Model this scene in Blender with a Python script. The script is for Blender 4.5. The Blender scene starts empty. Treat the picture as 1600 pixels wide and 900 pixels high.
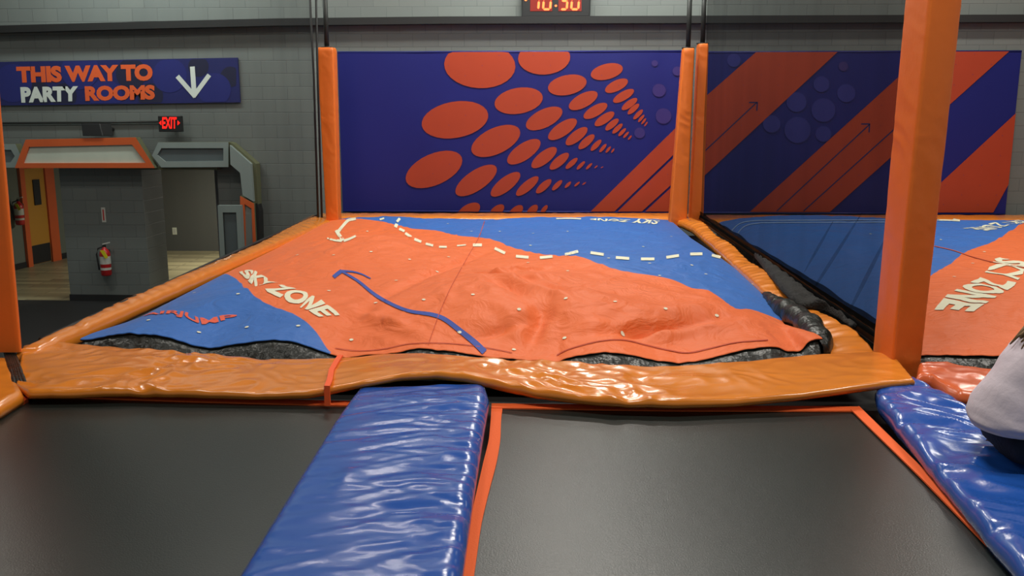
import bpy, bmesh, math, random
import numpy as np
from mathutils import Vector, noise, Matrix
SC = bpy.context.scene
C = SC.collection
# ------------------------------------------------------------------ camera
F = 1418.0
PITCH = math.atan(270 / F)
YAW = math.atan(66 / F * math.cos(PITCH))
CAM = np.array([0.0, 0.0, 1.6])
cw, sw, cp, sp = math.cos(YAW), math.sin(YAW), math.cos(PITCH), math.sin(PITCH)
FW = np.array([-sw * cp, cw * cp, -sp]); RT = np.array([cw, sw, 0.0]); UP = np.cross(RT, FW)
cam_d = bpy.data.cameras.new('camera'); cam = bpy.data.objects.new('camera', cam_d); C.objects.link(cam)
cam_d.sensor_width = 36; cam_d.lens = 36 * F / 1600; cam_d.clip_start = 0.05
cam.matrix_world = Matrix(((RT[0], UP[0], -FW[0], 0), (RT[1], UP[1], -FW[1], 0), (RT[2], UP[2], -FW[2], 1.6), (0, 0, 0, 1)))
SC.camera = cam
# ------------------------------------------------------------------ world, lamps, exposure
SC.view_settings.view_transform = 'Standard'; SC.view_settings.look = 'None'
SC.view_settings.gamma = 1; SC.view_settings.use_curve_mapping = False
SC.view_settings.exposure = 0.0
w = bpy.data.worlds.new('world'); SC.world = w; w.use_nodes = True
w.node_tree.nodes['Background'].inputs[0].default_value = (0.78, 0.88, 0.85, 1)
w.node_tree.nodes['Background'].inputs[1].default_value = 0.20
def lamp(name, loc, sx, sy, power, col=(1, .95, .86), rot=(0, 0, 0), spread=math.pi):
    d = bpy.data.lights.new(name, 'AREA'); d.shape = 'RECTANGLE'; d.size = sx; d.size_y = sy
    d.energy = power; d.color = col; d.spread = spread
    o = bpy.data.objects.new(name, d); C.objects.link(o); o.location = loc; o.rotation_euler = rot
    return o
for x, y, p in ((-3.5, 4.2, 50), (0.6, 3.6, 150), (4.4, 3.8, 120), (-3.2, 8.6, 75), (1.2, 8.6, 190), (5.6, 8.6, 150), (-2.6, 12.6, 60), (0.4, 12.4, 160), (6.2, 12.4, 130), (-7.5, 10.0, 120)):  # last one is added to put more light on the left wall and header
    lamp('ceiling_lamp', (x, y, 5.6), 1.3, 0.35, p * .88)
lamp('wall_wash_lamp', (0.5, 13.4, 5.3), 5.0, 0.3, 165, (.9, 1, .95), (math.radians(35), 0, 0))
lamp('wall_wash_lamp', (-6.5, 13.4, 5.0), 3.0, 0.3, 150, (.9, 1, .95), (math.radians(35), 0, 0))
lamp('lobby_lamp', (-5.8, 18.4, .92), 2.6, 1.2, 260, (1, .95, .8))
# ------------------------------------------------------------------ pixel -> place helpers (measurements)
def ray(px, py):
    d = FW + RT * (px - 800) / F - UP * (py - 450) / F
    return d
def P(px, py, z=0.0):
    d = ray(px, py); t = (z - CAM[2]) / d[2]
    return CAM + d * t
def Wy(px, py, y):
    d = ray(px, py); t = (y - CAM[1]) / d[1]
    return CAM + d * t
def srgb(r, g, b):
    f = lambda c: ((c / 255 + .055) / 1.055) ** 2.4 if c > 10 else c / 255 / 12.92
    return (f(r), f(g), f(b), 1)
# ------------------------------------------------------------------ materials
def newmat(name):
    m = bpy.data.materials.new(name); m.use_nodes = True
    nt = m.node_tree; b = nt.nodes['Principled BSDF']
    return m, nt, b
def N(nt, typ, **kw):
    n = nt.nodes.new(typ)
    for k, v in kw.items(): setattr(n, k, v)
    return n
def mat(name, col, rough=.6, bump=0, bscale=40, var=0.0, coat=0, spec=.5, metal=0, vscale=3, stretch=(1, 1, 1), emit=0, bdist=.01):
    m, nt, b = newmat(name)
    b.inputs['Base Color'].default_value = col; b.inputs['Roughness'].default_value = rough
    b.inputs['Specular IOR Level'].default_value = spec; b.inputs['Metallic'].default_value = metal
    b.inputs['Coat Weight'].default_value = coat; b.inputs['Coat Roughness'].default_value = .2
    if emit:
        b.inputs['Emission Color'].default_value = col; b.inputs['Emission Strength'].default_value = emit
    if bump or var:
        tc = N(nt, 'ShaderNodeTexCoord'); mp = N(nt, 'ShaderNodeMapping'); mp.inputs['Scale'].default_value = stretch
        nt.links.new(tc.outputs['Object'], mp.inputs[0])
    if bump:
        nz = N(nt, 'ShaderNodeTexNoise'); nz.inputs['Scale'].default_value = bscale; nz.inputs['Detail'].default_value = 4
        bp = N(nt, 'ShaderNodeBump'); bp.inputs['Strength'].default_value = bump; bp.inputs['Distance'].default_value = bdist
        nt.links.new(mp.outputs[0], nz.inputs['Vector']); nt.links.new(nz.outputs['Fac'], bp.inputs['Height'])
        nt.links.new(bp.outputs[0], b.inputs['Normal'])
    if var:
        nz2 = N(nt, 'ShaderNodeTexNoise'); nz2.inputs['Scale'].default_value = vscale; nz2.inputs['Detail'].default_value = 5
        mx = N(nt, 'ShaderNodeMix', data_type='RGBA')
        mx.inputs[6].default_value = tuple(c * (1 - var) for c in col[:3]) + (1,)
        mx.inputs[7].default_value = tuple(min(1, c * (1 + var)) for c in col[:3]) + (1,)
        nt.links.new(mp.outputs[0], nz2.inputs['Vector']); nt.links.new(nz2.outputs['Fac'], mx.inputs[0])
        nt.links.new(mx.outputs[2], b.inputs['Base Color'])
    return m
M = {}
M['pad_orange'] = mat('pad_orange', srgb(226, 132, 40), .22, .12, 10, .06, coat=.5, spec=.55)
M['post_orange'] = mat('post_orange', srgb(226, 112, 34), .42, .25, 12, .05)
M['web_orange'] = mat('web_orange', srgb(236, 98, 36), .8, .2, 120)
M['blue_vinyl'] = mat('blue_vinyl', srgb(32, 84, 172), .24, .35, 9, .06, coat=.5)
M['salmon'] = mat('salmon', srgb(236, 112, 62), .27, .25, 12, .05, coat=.4)
M['bed'] = mat('bed', srgb(27, 34, 31), .33, .12, 160, .35, vscale=1.6, spec=.75)
M['black'] = mat('black', srgb(20, 20, 20), .7)
M['black_vinyl'] = mat('black_vinyl', srgb(24, 28, 24), .36, .8, 9, .3, bdist=.04)
M['strap'] = mat('strap', srgb(245, 92, 36), .6)
M['cable'] = mat('cable', srgb(24, 24, 24), .6)
M['steel'] = mat('steel', srgb(40, 42, 40), .5, metal=.3)
M['white'] = mat('white', srgb(215, 220, 200), .6)
M['dashw'] = mat('dashw', srgb(225, 222, 195), .7)
M['printred'] = mat('printred', srgb(225, 92, 66), .7)
M['printblue'] = mat('printblue', srgb(48, 74, 160), .7)
M['hem_black'] = mat('hem_black', srgb(16, 18, 22), .7)
M['seam'] = mat('seam', srgb(190, 74, 40), .8)
M['piping'] = mat('piping', srgb(130, 160, 205), .7)
M['mur_blue'] = mat('mur_blue', srgb(23, 27, 102), .45, .25, 3, .12, vscale=.8, spec=.4)
M['mur_orange'] = mat('mur_orange', srgb(166, 60, 33), .45, .15, 3, .06, spec=.4)
M['mur_line'] = mat('mur_line', srgb(22, 26, 84), .5)
M['mur_dim'] = mat('mur_dim', srgb(50, 34, 102), .5)
M['mur_dim2'] = mat('mur_dim2', srgb(38, 40, 118), .5)
M['sign_blue'] = mat('sign_blue', srgb(30, 35, 96), .5, var=.25, vscale=1.5)
M['sign_blob'] = mat('sign_blob', srgb(34, 40, 114), .5)
M['sign_dark'] = mat('sign_dark', srgb(30, 32, 62), .5)
M['sign_orange'] = mat('sign_orange', srgb(236, 100, 48), .5)
M['sign_white'] = mat('sign_white', srgb(222, 230, 222), .5)
M['arch_orange'] = mat('arch_orange', srgb(214, 96, 42), .5)
M['arch_grey'] = mat('arch_grey', srgb(140, 152, 148), .5)
M['arch_dark'] = mat('arch_dark', srgb(88, 98, 100), .5)
M['arch_panel'] = mat('arch_panel', srgb(204, 212, 196), .5, var=.08, vscale=6)
M['arch_side'] = mat('arch_side', srgb(96, 98, 70), .7)
M['red'] = mat('red', srgb(190, 24, 26), .3)
M['ext_label'] = mat('ext_label', srgb(200, 200, 190), .5)
M['yellow'] = mat('yellow', srgb(225, 215, 20), .5)
M['door_yellow'] = mat('door_yellow', srgb(196, 140, 44), .5)
M['door_orange'] = mat('door_orange', srgb(215, 96, 40), .5)
M['lobby_wall'] = mat('lobby_wall', srgb(108, 114, 104), .8)
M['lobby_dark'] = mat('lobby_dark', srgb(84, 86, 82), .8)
M['led_glass'] = mat('led_glass', srgb(120, 34, 26), .3, emit=.25)
M['led'] = mat('led', srgb(255, 105, 50), .5, emit=2.4)
M['exit_red'] = mat('exit_red', srgb(255, 30, 20), .5, emit=1.6)
M['plastic_black'] = mat('plastic_black', srgb(26, 27, 28), .5)
M['shirt'] = mat('shirt', srgb(208, 196, 206), .85, .3, 30)
M['trousers'] = mat('trousers', srgb(22, 26, 38), .85, .3, 40)
M['skin'] = mat('skin', srgb(205, 150, 120), .5)
M['hair'] = mat('hair', srgb(128, 100, 64), .6, .8, 60, .3, stretch=(1, 1, .15))
M['shoe'] = mat('shoe', srgb(60, 60, 64), .7)
M['fabric_blue'] = None
def two_tone(name, c1, c2):
    m, nt, b = newmat(name)
    at = N(nt, 'ShaderNodeAttribute'); at.attribute_name = 'sd'
    gt = N(nt, 'ShaderNodeMapRange'); gt.inputs['From Min'].default_value = -.004; gt.inputs['From Max'].default_value = .004
    mx = N(nt, 'ShaderNodeMix', data_type='RGBA'); mx.inputs[6].default_value = c1; mx.inputs[7].default_value = c2
    nt.links.new(at.outputs['Fac'], gt.inputs[0]); nt.links.new(gt.outputs[0], mx.inputs[0]); nt.links.new(mx.outputs[2], b.inputs['Base Color'])
    tc = N(nt, 'ShaderNodeTexCoord'); nz = N(nt, 'ShaderNodeTexNoise'); nz.inputs['Scale'].default_value = 5; nz.inputs['Detail'].default_value = 6
    nz.inputs['Distortion'].default_value = 1.0
    bp = N(nt, 'ShaderNodeBump'); bp.inputs['Strength'].default_value = .5; bp.inputs['Distance'].default_value = .06
    nt.links.new(tc.outputs['Object'], nz.inputs['Vector']); nt.links.new(nz.outputs['Fac'], bp.inputs['Height']); nt.links.new(bp.outputs[0], b.inputs['Normal'])
    b.inputs['Roughness'].default_value = .55; b.inputs['Specular IOR Level'].default_value = .35
    b.inputs['Sheen Weight'].default_value = .1
    return m
M['bag_fabric'] = two_tone('bag_fabric', srgb(230, 106, 42), srgb(38, 102, 184))
def block_wall():
    m, nt, b = newmat('block_wall')
    tc = N(nt, 'ShaderNodeTexCoord'); mp = N(nt, 'ShaderNodeMapping'); mp.inputs['Rotation'].default_value = (math.radians(90), 0, 0)
    br = N(nt, 'ShaderNodeTexBrick'); br.inputs['Scale'].default_value = 1.0; br.inputs['Brick Width'].default_value = .41
    br.inputs['Row Height'].default_value = .205; br.inputs['Mortar Size'].default_value = .006; br.inputs['Mortar Smooth'].default_value = .6
    br.inputs['Color1'].default_value = srgb(112, 117, 113); br.inputs['Color2'].default_value = srgb(107, 112, 109); br.inputs['Mortar'].default_value = srgb(96, 100, 98)
    nt.links.new(tc.outputs['Object'], mp.inputs[0]); nt.links.new(mp.outputs[0], br.inputs['Vector'])
    nt.links.new(br.outputs['Color'], b.inputs['Base Color'])
    bp = N(nt, 'ShaderNodeBump'); bp.invert = True; bp.inputs['Strength'].default_value = .4; bp.inputs['Distance'].default_value = .01
    nt.links.new(br.outputs['Fac'], bp.inputs['Height']); nt.links.new(bp.outputs[0], b.inputs['Normal'])
    b.inputs['Roughness'].default_value = .6
    return m
M['block'] = block_wall()
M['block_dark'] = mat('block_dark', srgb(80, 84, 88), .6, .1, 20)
def plank():
    m, nt, b = newmat('plank_floor')
    tc = N(nt, 'ShaderNodeTexCoord'); mp = N(nt, 'ShaderNodeMapping'); mp.inputs['Scale'].default_value = (1.0, 4.0, 1)
    br = N(nt, 'ShaderNodeTexBrick'); br.inputs['Scale'].default_value = 1; br.inputs['Brick Width'].default_value = 1.2; br.inputs['Row Height'].default_value = .7
    br.inputs['Mortar Size'].default_value = .01
    br.inputs['Color1'].default_value = srgb(178, 168, 130); br.inputs['Color2'].default_value = srgb(132, 124, 96); br.inputs['Mortar'].default_value = srgb(105, 98, 78)
    nt.links.new(tc.outputs['Object'], mp.inputs[0]); nt.links.new(mp.outputs[0], br.inputs['Vector']); nt.links.new(br.outputs['Color'], b.inputs['Base Color'])
    b.inputs['Roughness'].default_value = .4
    return m
M['plank'] = plank()
def net_mat(name, alpha, col):
    m, nt, b = newmat(name)
    nt.nodes.remove(b); out = nt.nodes['Material Output']
    tr = N(nt, 'ShaderNodeBsdfTransparent'); df = N(nt, 'ShaderNodeBsdfDiffuse'); df.inputs[0].default_value = col
    mx = N(nt, 'ShaderNodeMixShader'); tc = N(nt, 'ShaderNodeTexCoord'); mp = N(nt, 'ShaderNodeMapping'); mp.inputs['Scale'].default_value = (1, 1.6, .1)
    nz = N(nt, 'ShaderNodeTexNoise'); nz.inputs['Scale'].default_value = 1.2
    mr = N(nt, 'ShaderNodeMapRange'); mr.inputs['To Min'].default_value = alpha - .08; mr.inputs['To Max'].default_value = alpha + .08
    nt.links.new(tc.outputs['Object'], mp.inputs[0]); nt.links.new(mp.outputs[0], nz.inputs['Vector']); nt.links.new(nz.outputs['Fac'], mr.inputs[0])
    nt.links.new(mr.outputs[0], mx.inputs[0]); nt.links.new(tr.outputs[0], mx.inputs[1]); nt.links.new(df.outputs[0], mx.inputs[2]); nt.links.new(mx.outputs[0], out.inputs[0])
    return m
M['net'] = net_mat('net', .62, srgb(24, 26, 26))
M['net_thin'] = net_mat('net_thin', .32, srgb(26, 28, 28))
M['net_band'] = net_mat('net_band', .86, srgb(16, 16, 16))
# ------------------------------------------------------------------ mesh collector
class MB:
    def __init__(s): s.v = []; s.f = []; s.m = []; s.mats = []; s.sm = []
    def mi(s, k):
        if k not in s.mats: s.mats.append(k)
        return s.mats.index(k)
    def add(s, vs, fs, k, smooth=False):
        o = len(s.v); s.v += [tuple(map(float, v)) for v in vs]; i = s.mi(k)
        for f in fs: s.f.append(tuple(a + o for a in f)); s.m.append(i); s.sm.append(smooth)
    def box(s, a, b, k):
        x0, y0, z0 = a; x1, y1, z1 = b
        s.add([(x0, y0, z0), (x1, y0, z0), (x1, y1, z0), (x0, y1, z0), (x0, y0, z1), (x1, y0, z1), (x1, y1, z1), (x0, y1, z1)],
              [(3, 2, 1, 0), (4, 5, 6, 7), (0, 1, 5, 4), (1, 2, 6, 5), (2, 3, 7, 6), (3, 0, 4, 7)], k)
    def prism(s, poly, d, k):                       # poly = 3-D points (front face), d = depth vector
        n = len(poly); d = np.array(d, float)
        s.add([np.array(p) for p in poly] + [np.array(p) + d for p in poly],
              [tuple(range(n)), tuple(range(2 * n - 1, n - 1, -1))] + [(i, i + n, (i + 1) % n + n, (i + 1) % n) for i in range(n)], k)
    def tube(s, pts, r, k, n=10):
        pts = [np.array(p, float) for p in pts]; vs = []; fs = []
        for i, p in enumerate(pts):
            t = pts[min(i + 1, len(pts) - 1)] - pts[max(i - 1, 0)]; t /= np.linalg.norm(t) + 1e-9
            a = np.cross(t, (0, 0, 1)) if abs(t[2]) < .9 else np.cross(t, (1, 0, 0)); a /= np.linalg.norm(a); b = np.cross(t, a)
            rr = r[i] if hasattr(r, '__len__') else r
            for j in range(n): vs.append(p + rr * (a * math.cos(2 * math.pi * j / n) + b * math.sin(2 * math.pi * j / n)))
        for i in range(len(pts) - 1):
            for j in range(n): fs.append((i * n + j, i * n + (j + 1) % n, (i + 1) * n + (j + 1) % n, (i + 1) * n + j))
        fs.append(tuple(range(n - 1, -1, -1))); fs.append(tuple((len(pts) - 1) * n + j for j in range(n)))
        s.add(vs, fs, k, True)
    def lathe(s, prof, c, k, n=24):                 # prof (r, z) about a vertical axis at c
        vs = []; fs = []
        for r, z in prof:
            for j in range(n): vs.append((c[0] + r * math.cos(2 * math.pi * j / n), c[1] + r * math.sin(2 * math.pi * j / n), c[2] + z))
        for i in range(len(prof) - 1):
            for j in range(n): fs.append((i * n + j, i * n + (j + 1) % n, (i + 1) * n + (j + 1) % n, (i + 1) * n + j))
        s.add(vs, fs, k, True)
    def build(s, name, parent=None, bevel=0, origin=None):
        me = bpy.data.meshes.new(name)
        v = np.array(s.v)
        if parent is not None:
            q = parent
            while q is not None: v = v - np.array(q.location); q = q.parent
        elif origin is not None: v = v - np.array(origin)
        me.from_pydata([tuple(a) for a in v], [], s.f); 
        for k in s.mats: me.materials.append(M[k])
        me.polygons.foreach_set('material_index', s.m); me.polygons.foreach_set('use_smooth', s.sm)
        me.update()
        o = bpy.data.objects.new(name, me); C.objects.link(o)
        if parent is not None: o.parent = parent
        elif origin is not None: o.location = tuple(map(float, origin))
        if bevel:
            b = o.modifiers.new('bevel', 'BEVEL'); b.width = bevel; b.segments = 2; b.limit_method = 'ANGLE'
        return o
def tag(o, label=None, cat=None, group=None, kind=None):
    if label: o['label'] = label
    if cat: o['category'] = cat
    if group: o['group'] = group
    if kind: o['kind'] = kind
    return o
def thing(name, loc, label, cat, group=None):
    o = bpy.data.objects.new(name, None); o.location = tuple(map(float, loc)); o.empty_display_size = .2; C.objects.link(o)
    return tag(o, label, cat, group)
def fbm(x, y, z=0): return noise.fractal(Vector((x, y, z)), 1.0, 2.0, 4)
def ns(x, y, z=0): return noise.noise(Vector((x, y, z)))
def resample(pts, n):
    pts = np.array(pts, float); d = np.r_[0, np.cumsum(np.linalg.norm(np.diff(pts, axis=0), axis=1))]
    u = np.linspace(0, d[-1], n)
    out = np.stack([np.interp(u, d, pts[:, k]) for k in range(3)], 1)
    for _ in range(2):
        o2 = out.copy(); o2[1:-1] = (out[:-2] + 2 * out[1:-1] + out[2:]) / 4; out = o2
    return out
def pillow(A, B, nu, nv, t, bulge, wr, k, endr=.05):
    """a padded mat between a near edge A and a far edge B; t thickness, wr(x,y,u,v) wrinkle height"""
    A = resample(A, nu); B = resample(B, nu); mb = MB(); vs = []; fs = []
    L = np.linalg.norm(np.diff((A + B) / 2, axis=0), axis=1).sum()
    for i in range(nu):
        u = i / (nu - 1); du = min(u, 1 - u) * L
        for j in range(nv):
            v = j / (nv - 1); p = A[i] * (1 - v) + B[i] * v; W_ = np.linalg.norm(B[i] - A[i]); dv = min(v, 1 - v) * W_
            e = math.sqrt(max(0, 1 - (1 - min(1, dv / endr)) ** 2)) * math.sqrt(max(0, 1 - (1 - min(1, du / endr)) ** 2))
            z = p[2] - t * .35 * (1 - e) + bulge * (1 - (2 * v - 1) ** 2) * min(1, du / .3) + wr(p[0], p[1], u, v) * (.25 + .75 * e)
            vs.append((p[0], p[1], z))
    for i in range(nu - 1):
        for j in range(nv - 1): fs.append((i * nv + j, (i + 1) * nv + j, (i + 1) * nv + j + 1, i * nv + j + 1))
    nt_ = len(vs)
    ring = [i * nv for i in range(nu)] + [(nu - 1) * nv + j for j in range(1, nv)] + [i * nv + nv - 1 for i in range(nu - 2, -1, -1)] + [j for j in range(nv - 2, 0, -1)]
    cen = (A.mean(0) + B.mean(0)) / 2
    prev = ring
    for q, (dz, inset) in enumerate(((.5, 0), (1.0, .02))):
        new = []
        for r_, idx in enumerate(ring):
            x, y, z = vs[idx]; base = vs[idx][2]
            if inset:
                i_, j_ = idx // nv, idx % nv; c = (A[i_] + B[i_]) / 2; dx, dy = c[0] - x, c[1] - y; ll = math.hypot(dx, dy) + 1e-6
                x += dx / ll * inset; y += dy / ll * inset
            vs.append((x, y, z - t * .65 * dz)); new.append(len(vs) - 1)
        n = len(ring)
        for a in range(n): fs.append((prev[a], new[a], new[(a + 1) % n], prev[(a + 1) % n]))
        prev = new
    # underside: strips between the two long edges
    n = len(ring)
    for i in range(nu - 1):
        a0 = prev[i]; a1 = prev[i + 1]; b0 = prev[(nu + nv - 2 + (nu - 1 - i)) % n]; b1 = prev[(nu + nv - 2 + (nu - 2 - i)) % n]
        fs.append((a0, b0, b1, a1))
    mb.add(vs, fs, k, True)
    return mb
def rg(n): return 1 - 2 * math.sqrt(n * n + .006)

# text -> 2-D triangles in a unit box
def text2d(s, bold=.02, shear=0, space=1.0, sub=0):
    cu = bpy.data.curves.new('t', 'FONT'); cu.body = s; cu.offset = bold; cu.shear = shear; cu.space_character = space; cu.resolution_u = 4
    o = bpy.data.objects.new('t', cu); C.objects.link(o); dg = bpy.context.evaluated_depsgraph_get()
    me = bpy.data.meshes.new_from_object(o.evaluated_get(dg)); bm = bmesh.new(); bm.from_mesh(me)
    bmesh.ops.triangulate(bm, faces=bm.faces[:])
    for _ in range(sub): bmesh.ops.subdivide_edges(bm, edges=[e for e in bm.edges if e.calc_length() > .12], cuts=1)
    bmesh.ops.triangulate(bm, faces=bm.faces[:])
    vs = np.array([v.co[:2] for v in bm.verts]); fs = [tuple(v.index for v in f.verts) for f in bm.faces]
    bm.free(); bpy.data.objects.remove(o); bpy.data.curves.remove(cu); bpy.data.meshes.remove(me)
    lo = vs.min(0); hi = vs.max(0); return (vs - lo) / (hi - lo), fs
WY = 14.8                                            # plane of the block wall
FZ = P(180, 470, 0)                                  # direction only
d_ = ray(180, 470); FLOOR = CAM[2] + d_[2] / d_[1] * WY
def WP(px, py, off=0.0): return Wy(px, py, WY - off)
# ================================================================== structure
def wall_back():
    mb = MB(); k = 'block'
    xl = -11.0; xr = 13.0; top = 6.0
    o0 = WP(-60, 262)[0]; p0 = WP(98, 300)[0]; p1 = WP(222, 300)[0]; o1 = WP(341, 300)[0]; hz = WP(150, 262)[2]
    y0, y1 = WY, WY + .35
    mb.box((xl, y0, hz), (xr, y1, top), k)
    mb.box((xl, y0, FLOOR), (o0, y1, hz), k)
    mb.box((o1, y0, FLOOR), (xr, y1, hz), k)
    o = mb.build('wall_back'); tag(o, kind='structure')
    mb = MB(); mb.box((p0 - .02, y0 - .02, FLOOR), (p1 + .02, y1 + .4, hz + .05), k); o = mb.build('wall_pillar'); tag(o, kind='structure')
    mb = MB(); mb.box((p0 - .03, y0 - .035, FLOOR), (p1 + .03, y0 - .018, FLOOR + .11), 'black'); tag(mb.build('baseboard_pillar'), kind='structure')
    return o0, p0, p1, o1, hz
O0, PX0, PX1, O1, HZ = wall_back()
mb = MB(); mb.box((-11, -3, FLOOR - .1), (13, WY, FLOOR), 'black'); tag(mb.build('floor'), kind='structure')
mb = MB(); mb.box((-13, WY, FLOOR - .1), (0, 24, FLOOR), 'plank'); tag(mb.build('floor_lobby'), kind='structure')
mb = MB(); mb.box((-11, -3, 6.0), (13, WY + .35, 6.1), 'lobby_dark'); tag(mb.build('ceiling'), kind='structure')
mb = MB(); mb.box((-13, WY + .35, HZ + .25), (0, 24, HZ + .33), 'lobby_dark'); tag(mb.build('ceiling_lobby'), kind='structure')
# lobby: side wall with the door (left), back wall (right)
def floor_pt(px, py):
    d = ray(px, py); t = (FLOOR - 1.6) / d[2]; return CAM + d * t
a = floor_pt(28, 421); b = floor_pt(112, 401)
dirw = (b - a); dirw[2] = 0; dirw /= np.linalg.norm(dirw)
nrm = np.array([dirw[1], -dirw[0], 0])              # towards the camera
def LW(s, z, off=0): return a + dirw * s + np.array([0, 0, z]) + nrm * off
mb = MB(); LH = 3.1
Lb = 3.4
mb.prism([LW(-3, 0), LW(Lb, 0), LW(Lb, LH), LW(-3, LH)], -nrm * .15, 'lobby_wall'); tag(mb.build('wall_lobby_left'), kind='structure')
def s_at(px, py):
    p = floor_pt(px, py); return float(np.dot(p - a, dirw))
s0 = s_at(44, 417); s1 = s_at(92, 406)
mb = MB()
fw_ = .14
for (u0, u1, z0, z1) in ((s0 - .06, s0 + .08, 0, 2.75), (s1 - .24, s1 + .04, 0, 2.75), (s0 - .06, s1 + .04, 2.75, 2.9)):
    mb.prism([LW(u0, z0, .06), LW(u1, z0, .06), LW(u1, z1, .06), LW(u0, z1, .06)], -nrm * .12, 'door_orange')
door = mb.build('door_1'); tag(door, kind='structure')
mb = MB(); mb.prism([LW(s0 + .08, .02, .02), LW(s1 - .24, .02, .02), LW(s1 - .24, 2.75, .02), LW(s0 + .08, 2.75, .02)], -nrm * .05, 'door_yellow')
mb.build('door_leaf', door)
mb = MB(); mb.prism([LW(s0 + .12, .03, .03), LW(s1 - .26, .03, .03), LW(s1 - .26, .42, .03), LW(s0 + .12, .42, .03)], -nrm * .01, 'plastic_black'); mb.build('kick_plate', door)
mb = MB(); mb.prism([LW(s1 - .62, 1.25, .045), LW(s1 - .42, 1.25, .045), LW(s1 - .42, 1.78, .045), LW(s1 - .62, 1.78, .045)], -nrm * .02, 'plastic_black'); mb.build('door_window', door)
sm = (s0 + s1) / 2
mb = MB(); mb.prism([LW(sm - .33, 2.02, .035), LW(sm + .02, 2.02, .035), LW(sm + .02, 2.36, .035), LW(sm - .33, 2.36, .035)], -nrm * .01, 'red')
mb.prism([LW(sm - .23, 2.12, .04), LW(sm - .08, 2.12, .04), LW(sm - .08, 2.26, .04), LW(sm - .23, 2.26, .04)], -nrm * .01, 'mur_orange')
o = mb.build('notice_sign', origin=LW(sm - .15, 2.2)); tag(o, 'small square red sign on the yellow lobby door', 'sign')
mb = MB(); mb.prism([LW(s1 + .05, 0, .02), LW(Lb, 0, .02), LW(Lb, .12, .02), LW(s1 + .05, .12, .02)], -nrm * .02, 'black')
mb.prism([LW(-3, 0, .02), LW(s0 - .07, 0, .02), LW(s0 - .07, .12, .02), LW(-3, .12, .02)], -nrm * .02, 'black'); tag(mb.build('baseboard_lobby'), kind='structure')
LY = floor_pt(290, 392)[1]
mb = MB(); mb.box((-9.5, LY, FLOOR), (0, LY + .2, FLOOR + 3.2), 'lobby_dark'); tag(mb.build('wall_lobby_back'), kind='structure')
xr = Wy(338, 350, WY + .3)[0]
mb = MB(); mb.box((xr, WY + .35, FLOOR), (xr + .2, LY, FLOOR + 3.2), 'block_dark'); tag(mb.build('wall_lobby_right'), kind='structure')
mb = MB(); g = Wy(273, 361, LY); mb.box((g[0] - .05, LY - .012, g[2] - .08), (g[0] + .05, LY, g[2] + .08), 'white'); mb.box((g[0] - .025, LY - .016, g[2] - .05), (g[0] + .025, LY - .012, g[2] + .05), 'ext_label')
tag(mb.build('outlet_plate', origin=(g[0], LY, g[2])), 'white outlet plate on the grey lobby back wall', 'outlet')
# dark rail added to cast a soft shadow band above the banner and murals
mb = MB(); pts = [WP(px, py, .2) for px, py in ((-260, 60), (0, 51), (220, 45), (430, 40), (700, 37), (1100, 36), (1700, 34))]
for i in range(len(pts) - 1):
    a_, b_ = pts[i], pts[i + 1]
    mb.prism([a_, b_, b_ + np.array([0, 0, .11]), a_ + np.array([0, 0, .11])], (0, .18, 0), 'cable')
tag(mb.build('shadow_rail', origin=pts[3]), 'long dark rail added across the block wall above the murals for its shadow band', 'shadow rail')
# ================================================================== mural banners
def clipq(pts, zt, zb): return [np.array([p[0], p[1], min(max(p[2], zb), zt)]) for p in pts]
def fan(mb, poly, k):
    n = len(poly); c = sum(poly) / n
    mb.add([c] + list(poly), [(0, i + 1, (i + 1) % n + 1) for i in range(n)], k)
def mural(name, x0p, x1p, label, deco):
    off = .05
    tl = WP(x0p[0], 82, off); br = WP(x1p[1], 331, off)
    xl = WP(x0p[0], 82, off)[0]; xr_ = WP(x1p[0], 80, off)[0]
    zt = WP((x0p[0] + x1p[0]) / 2, 81, off)[2]; zb = WP(800, 331, off)[2]
    o = thing(name, ((xl + xr_) / 2, WY, zb), label, 'wall banner')
    mb = MB(); nx, nz_ = 60, 16; vs = []; fs = []
    for i in range(nx + 1):
        for j in range(nz_ + 1):
            u, v = i / nx, j / nz_; x = xl + (xr_ - xl) * u; z = zb + (zt - zb) * v
            vs.append((x, WY - .04 + .008 * ns(x * 1.3, z * .9, 3), z))
    for i in range(nx):
        for j in range(nz_): fs.append((i * (nz_ + 1) + j, (i + 1) * (nz_ + 1) + j, (i + 1) * (nz_ + 1) + j + 1, i * (nz_ + 1) + j + 1))
    mb.add(vs, fs, 'mur_blue', True)
    deco(mb, off + .002, zt, zb, xl, xr_)
    # punched dots
    for i in range(int((xr_ - xl) / .27)):
        for j in range(8):
            x = xl + .15 + i * .27; z = zb + .15 + j * .31 + (.155 if i % 2 else 0)
            if z < zt - .03: mb.add([(x - .006, WY - .06, z), (x, WY - .06, z - .006), (x + .006, WY - .06, z), (x, WY - .06, z + .006)], [(0, 1, 2, 3)], 'mur_dim2')
    mb.build('printed_sheet', o)
    for zz in (zt, zb):
        f = MB(); f.tube([(xl, WY - .03, zz), (xr_, WY - .03, zz)], .018, 'mur_blue'); f.build('hem_rod', o)
    return o
def ell(cx, cy, a_, b_, ang, off, zt, zb, s, ox, oy):
    th = math.radians(ang); out = []
    for q in range(28):
        t = 2 * math.pi * q / 28; x = a_ * math.cos(t); y = b_ * math.sin(t)
        X = cx + x * math.cos(th) - y * math.sin(th); Y = cy + x * math.sin(th) + y * math.cos(th)
        out.append(WP(ox + X / s, oy + Y / s, off))
    return clipq(out, zt, zb)
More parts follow.
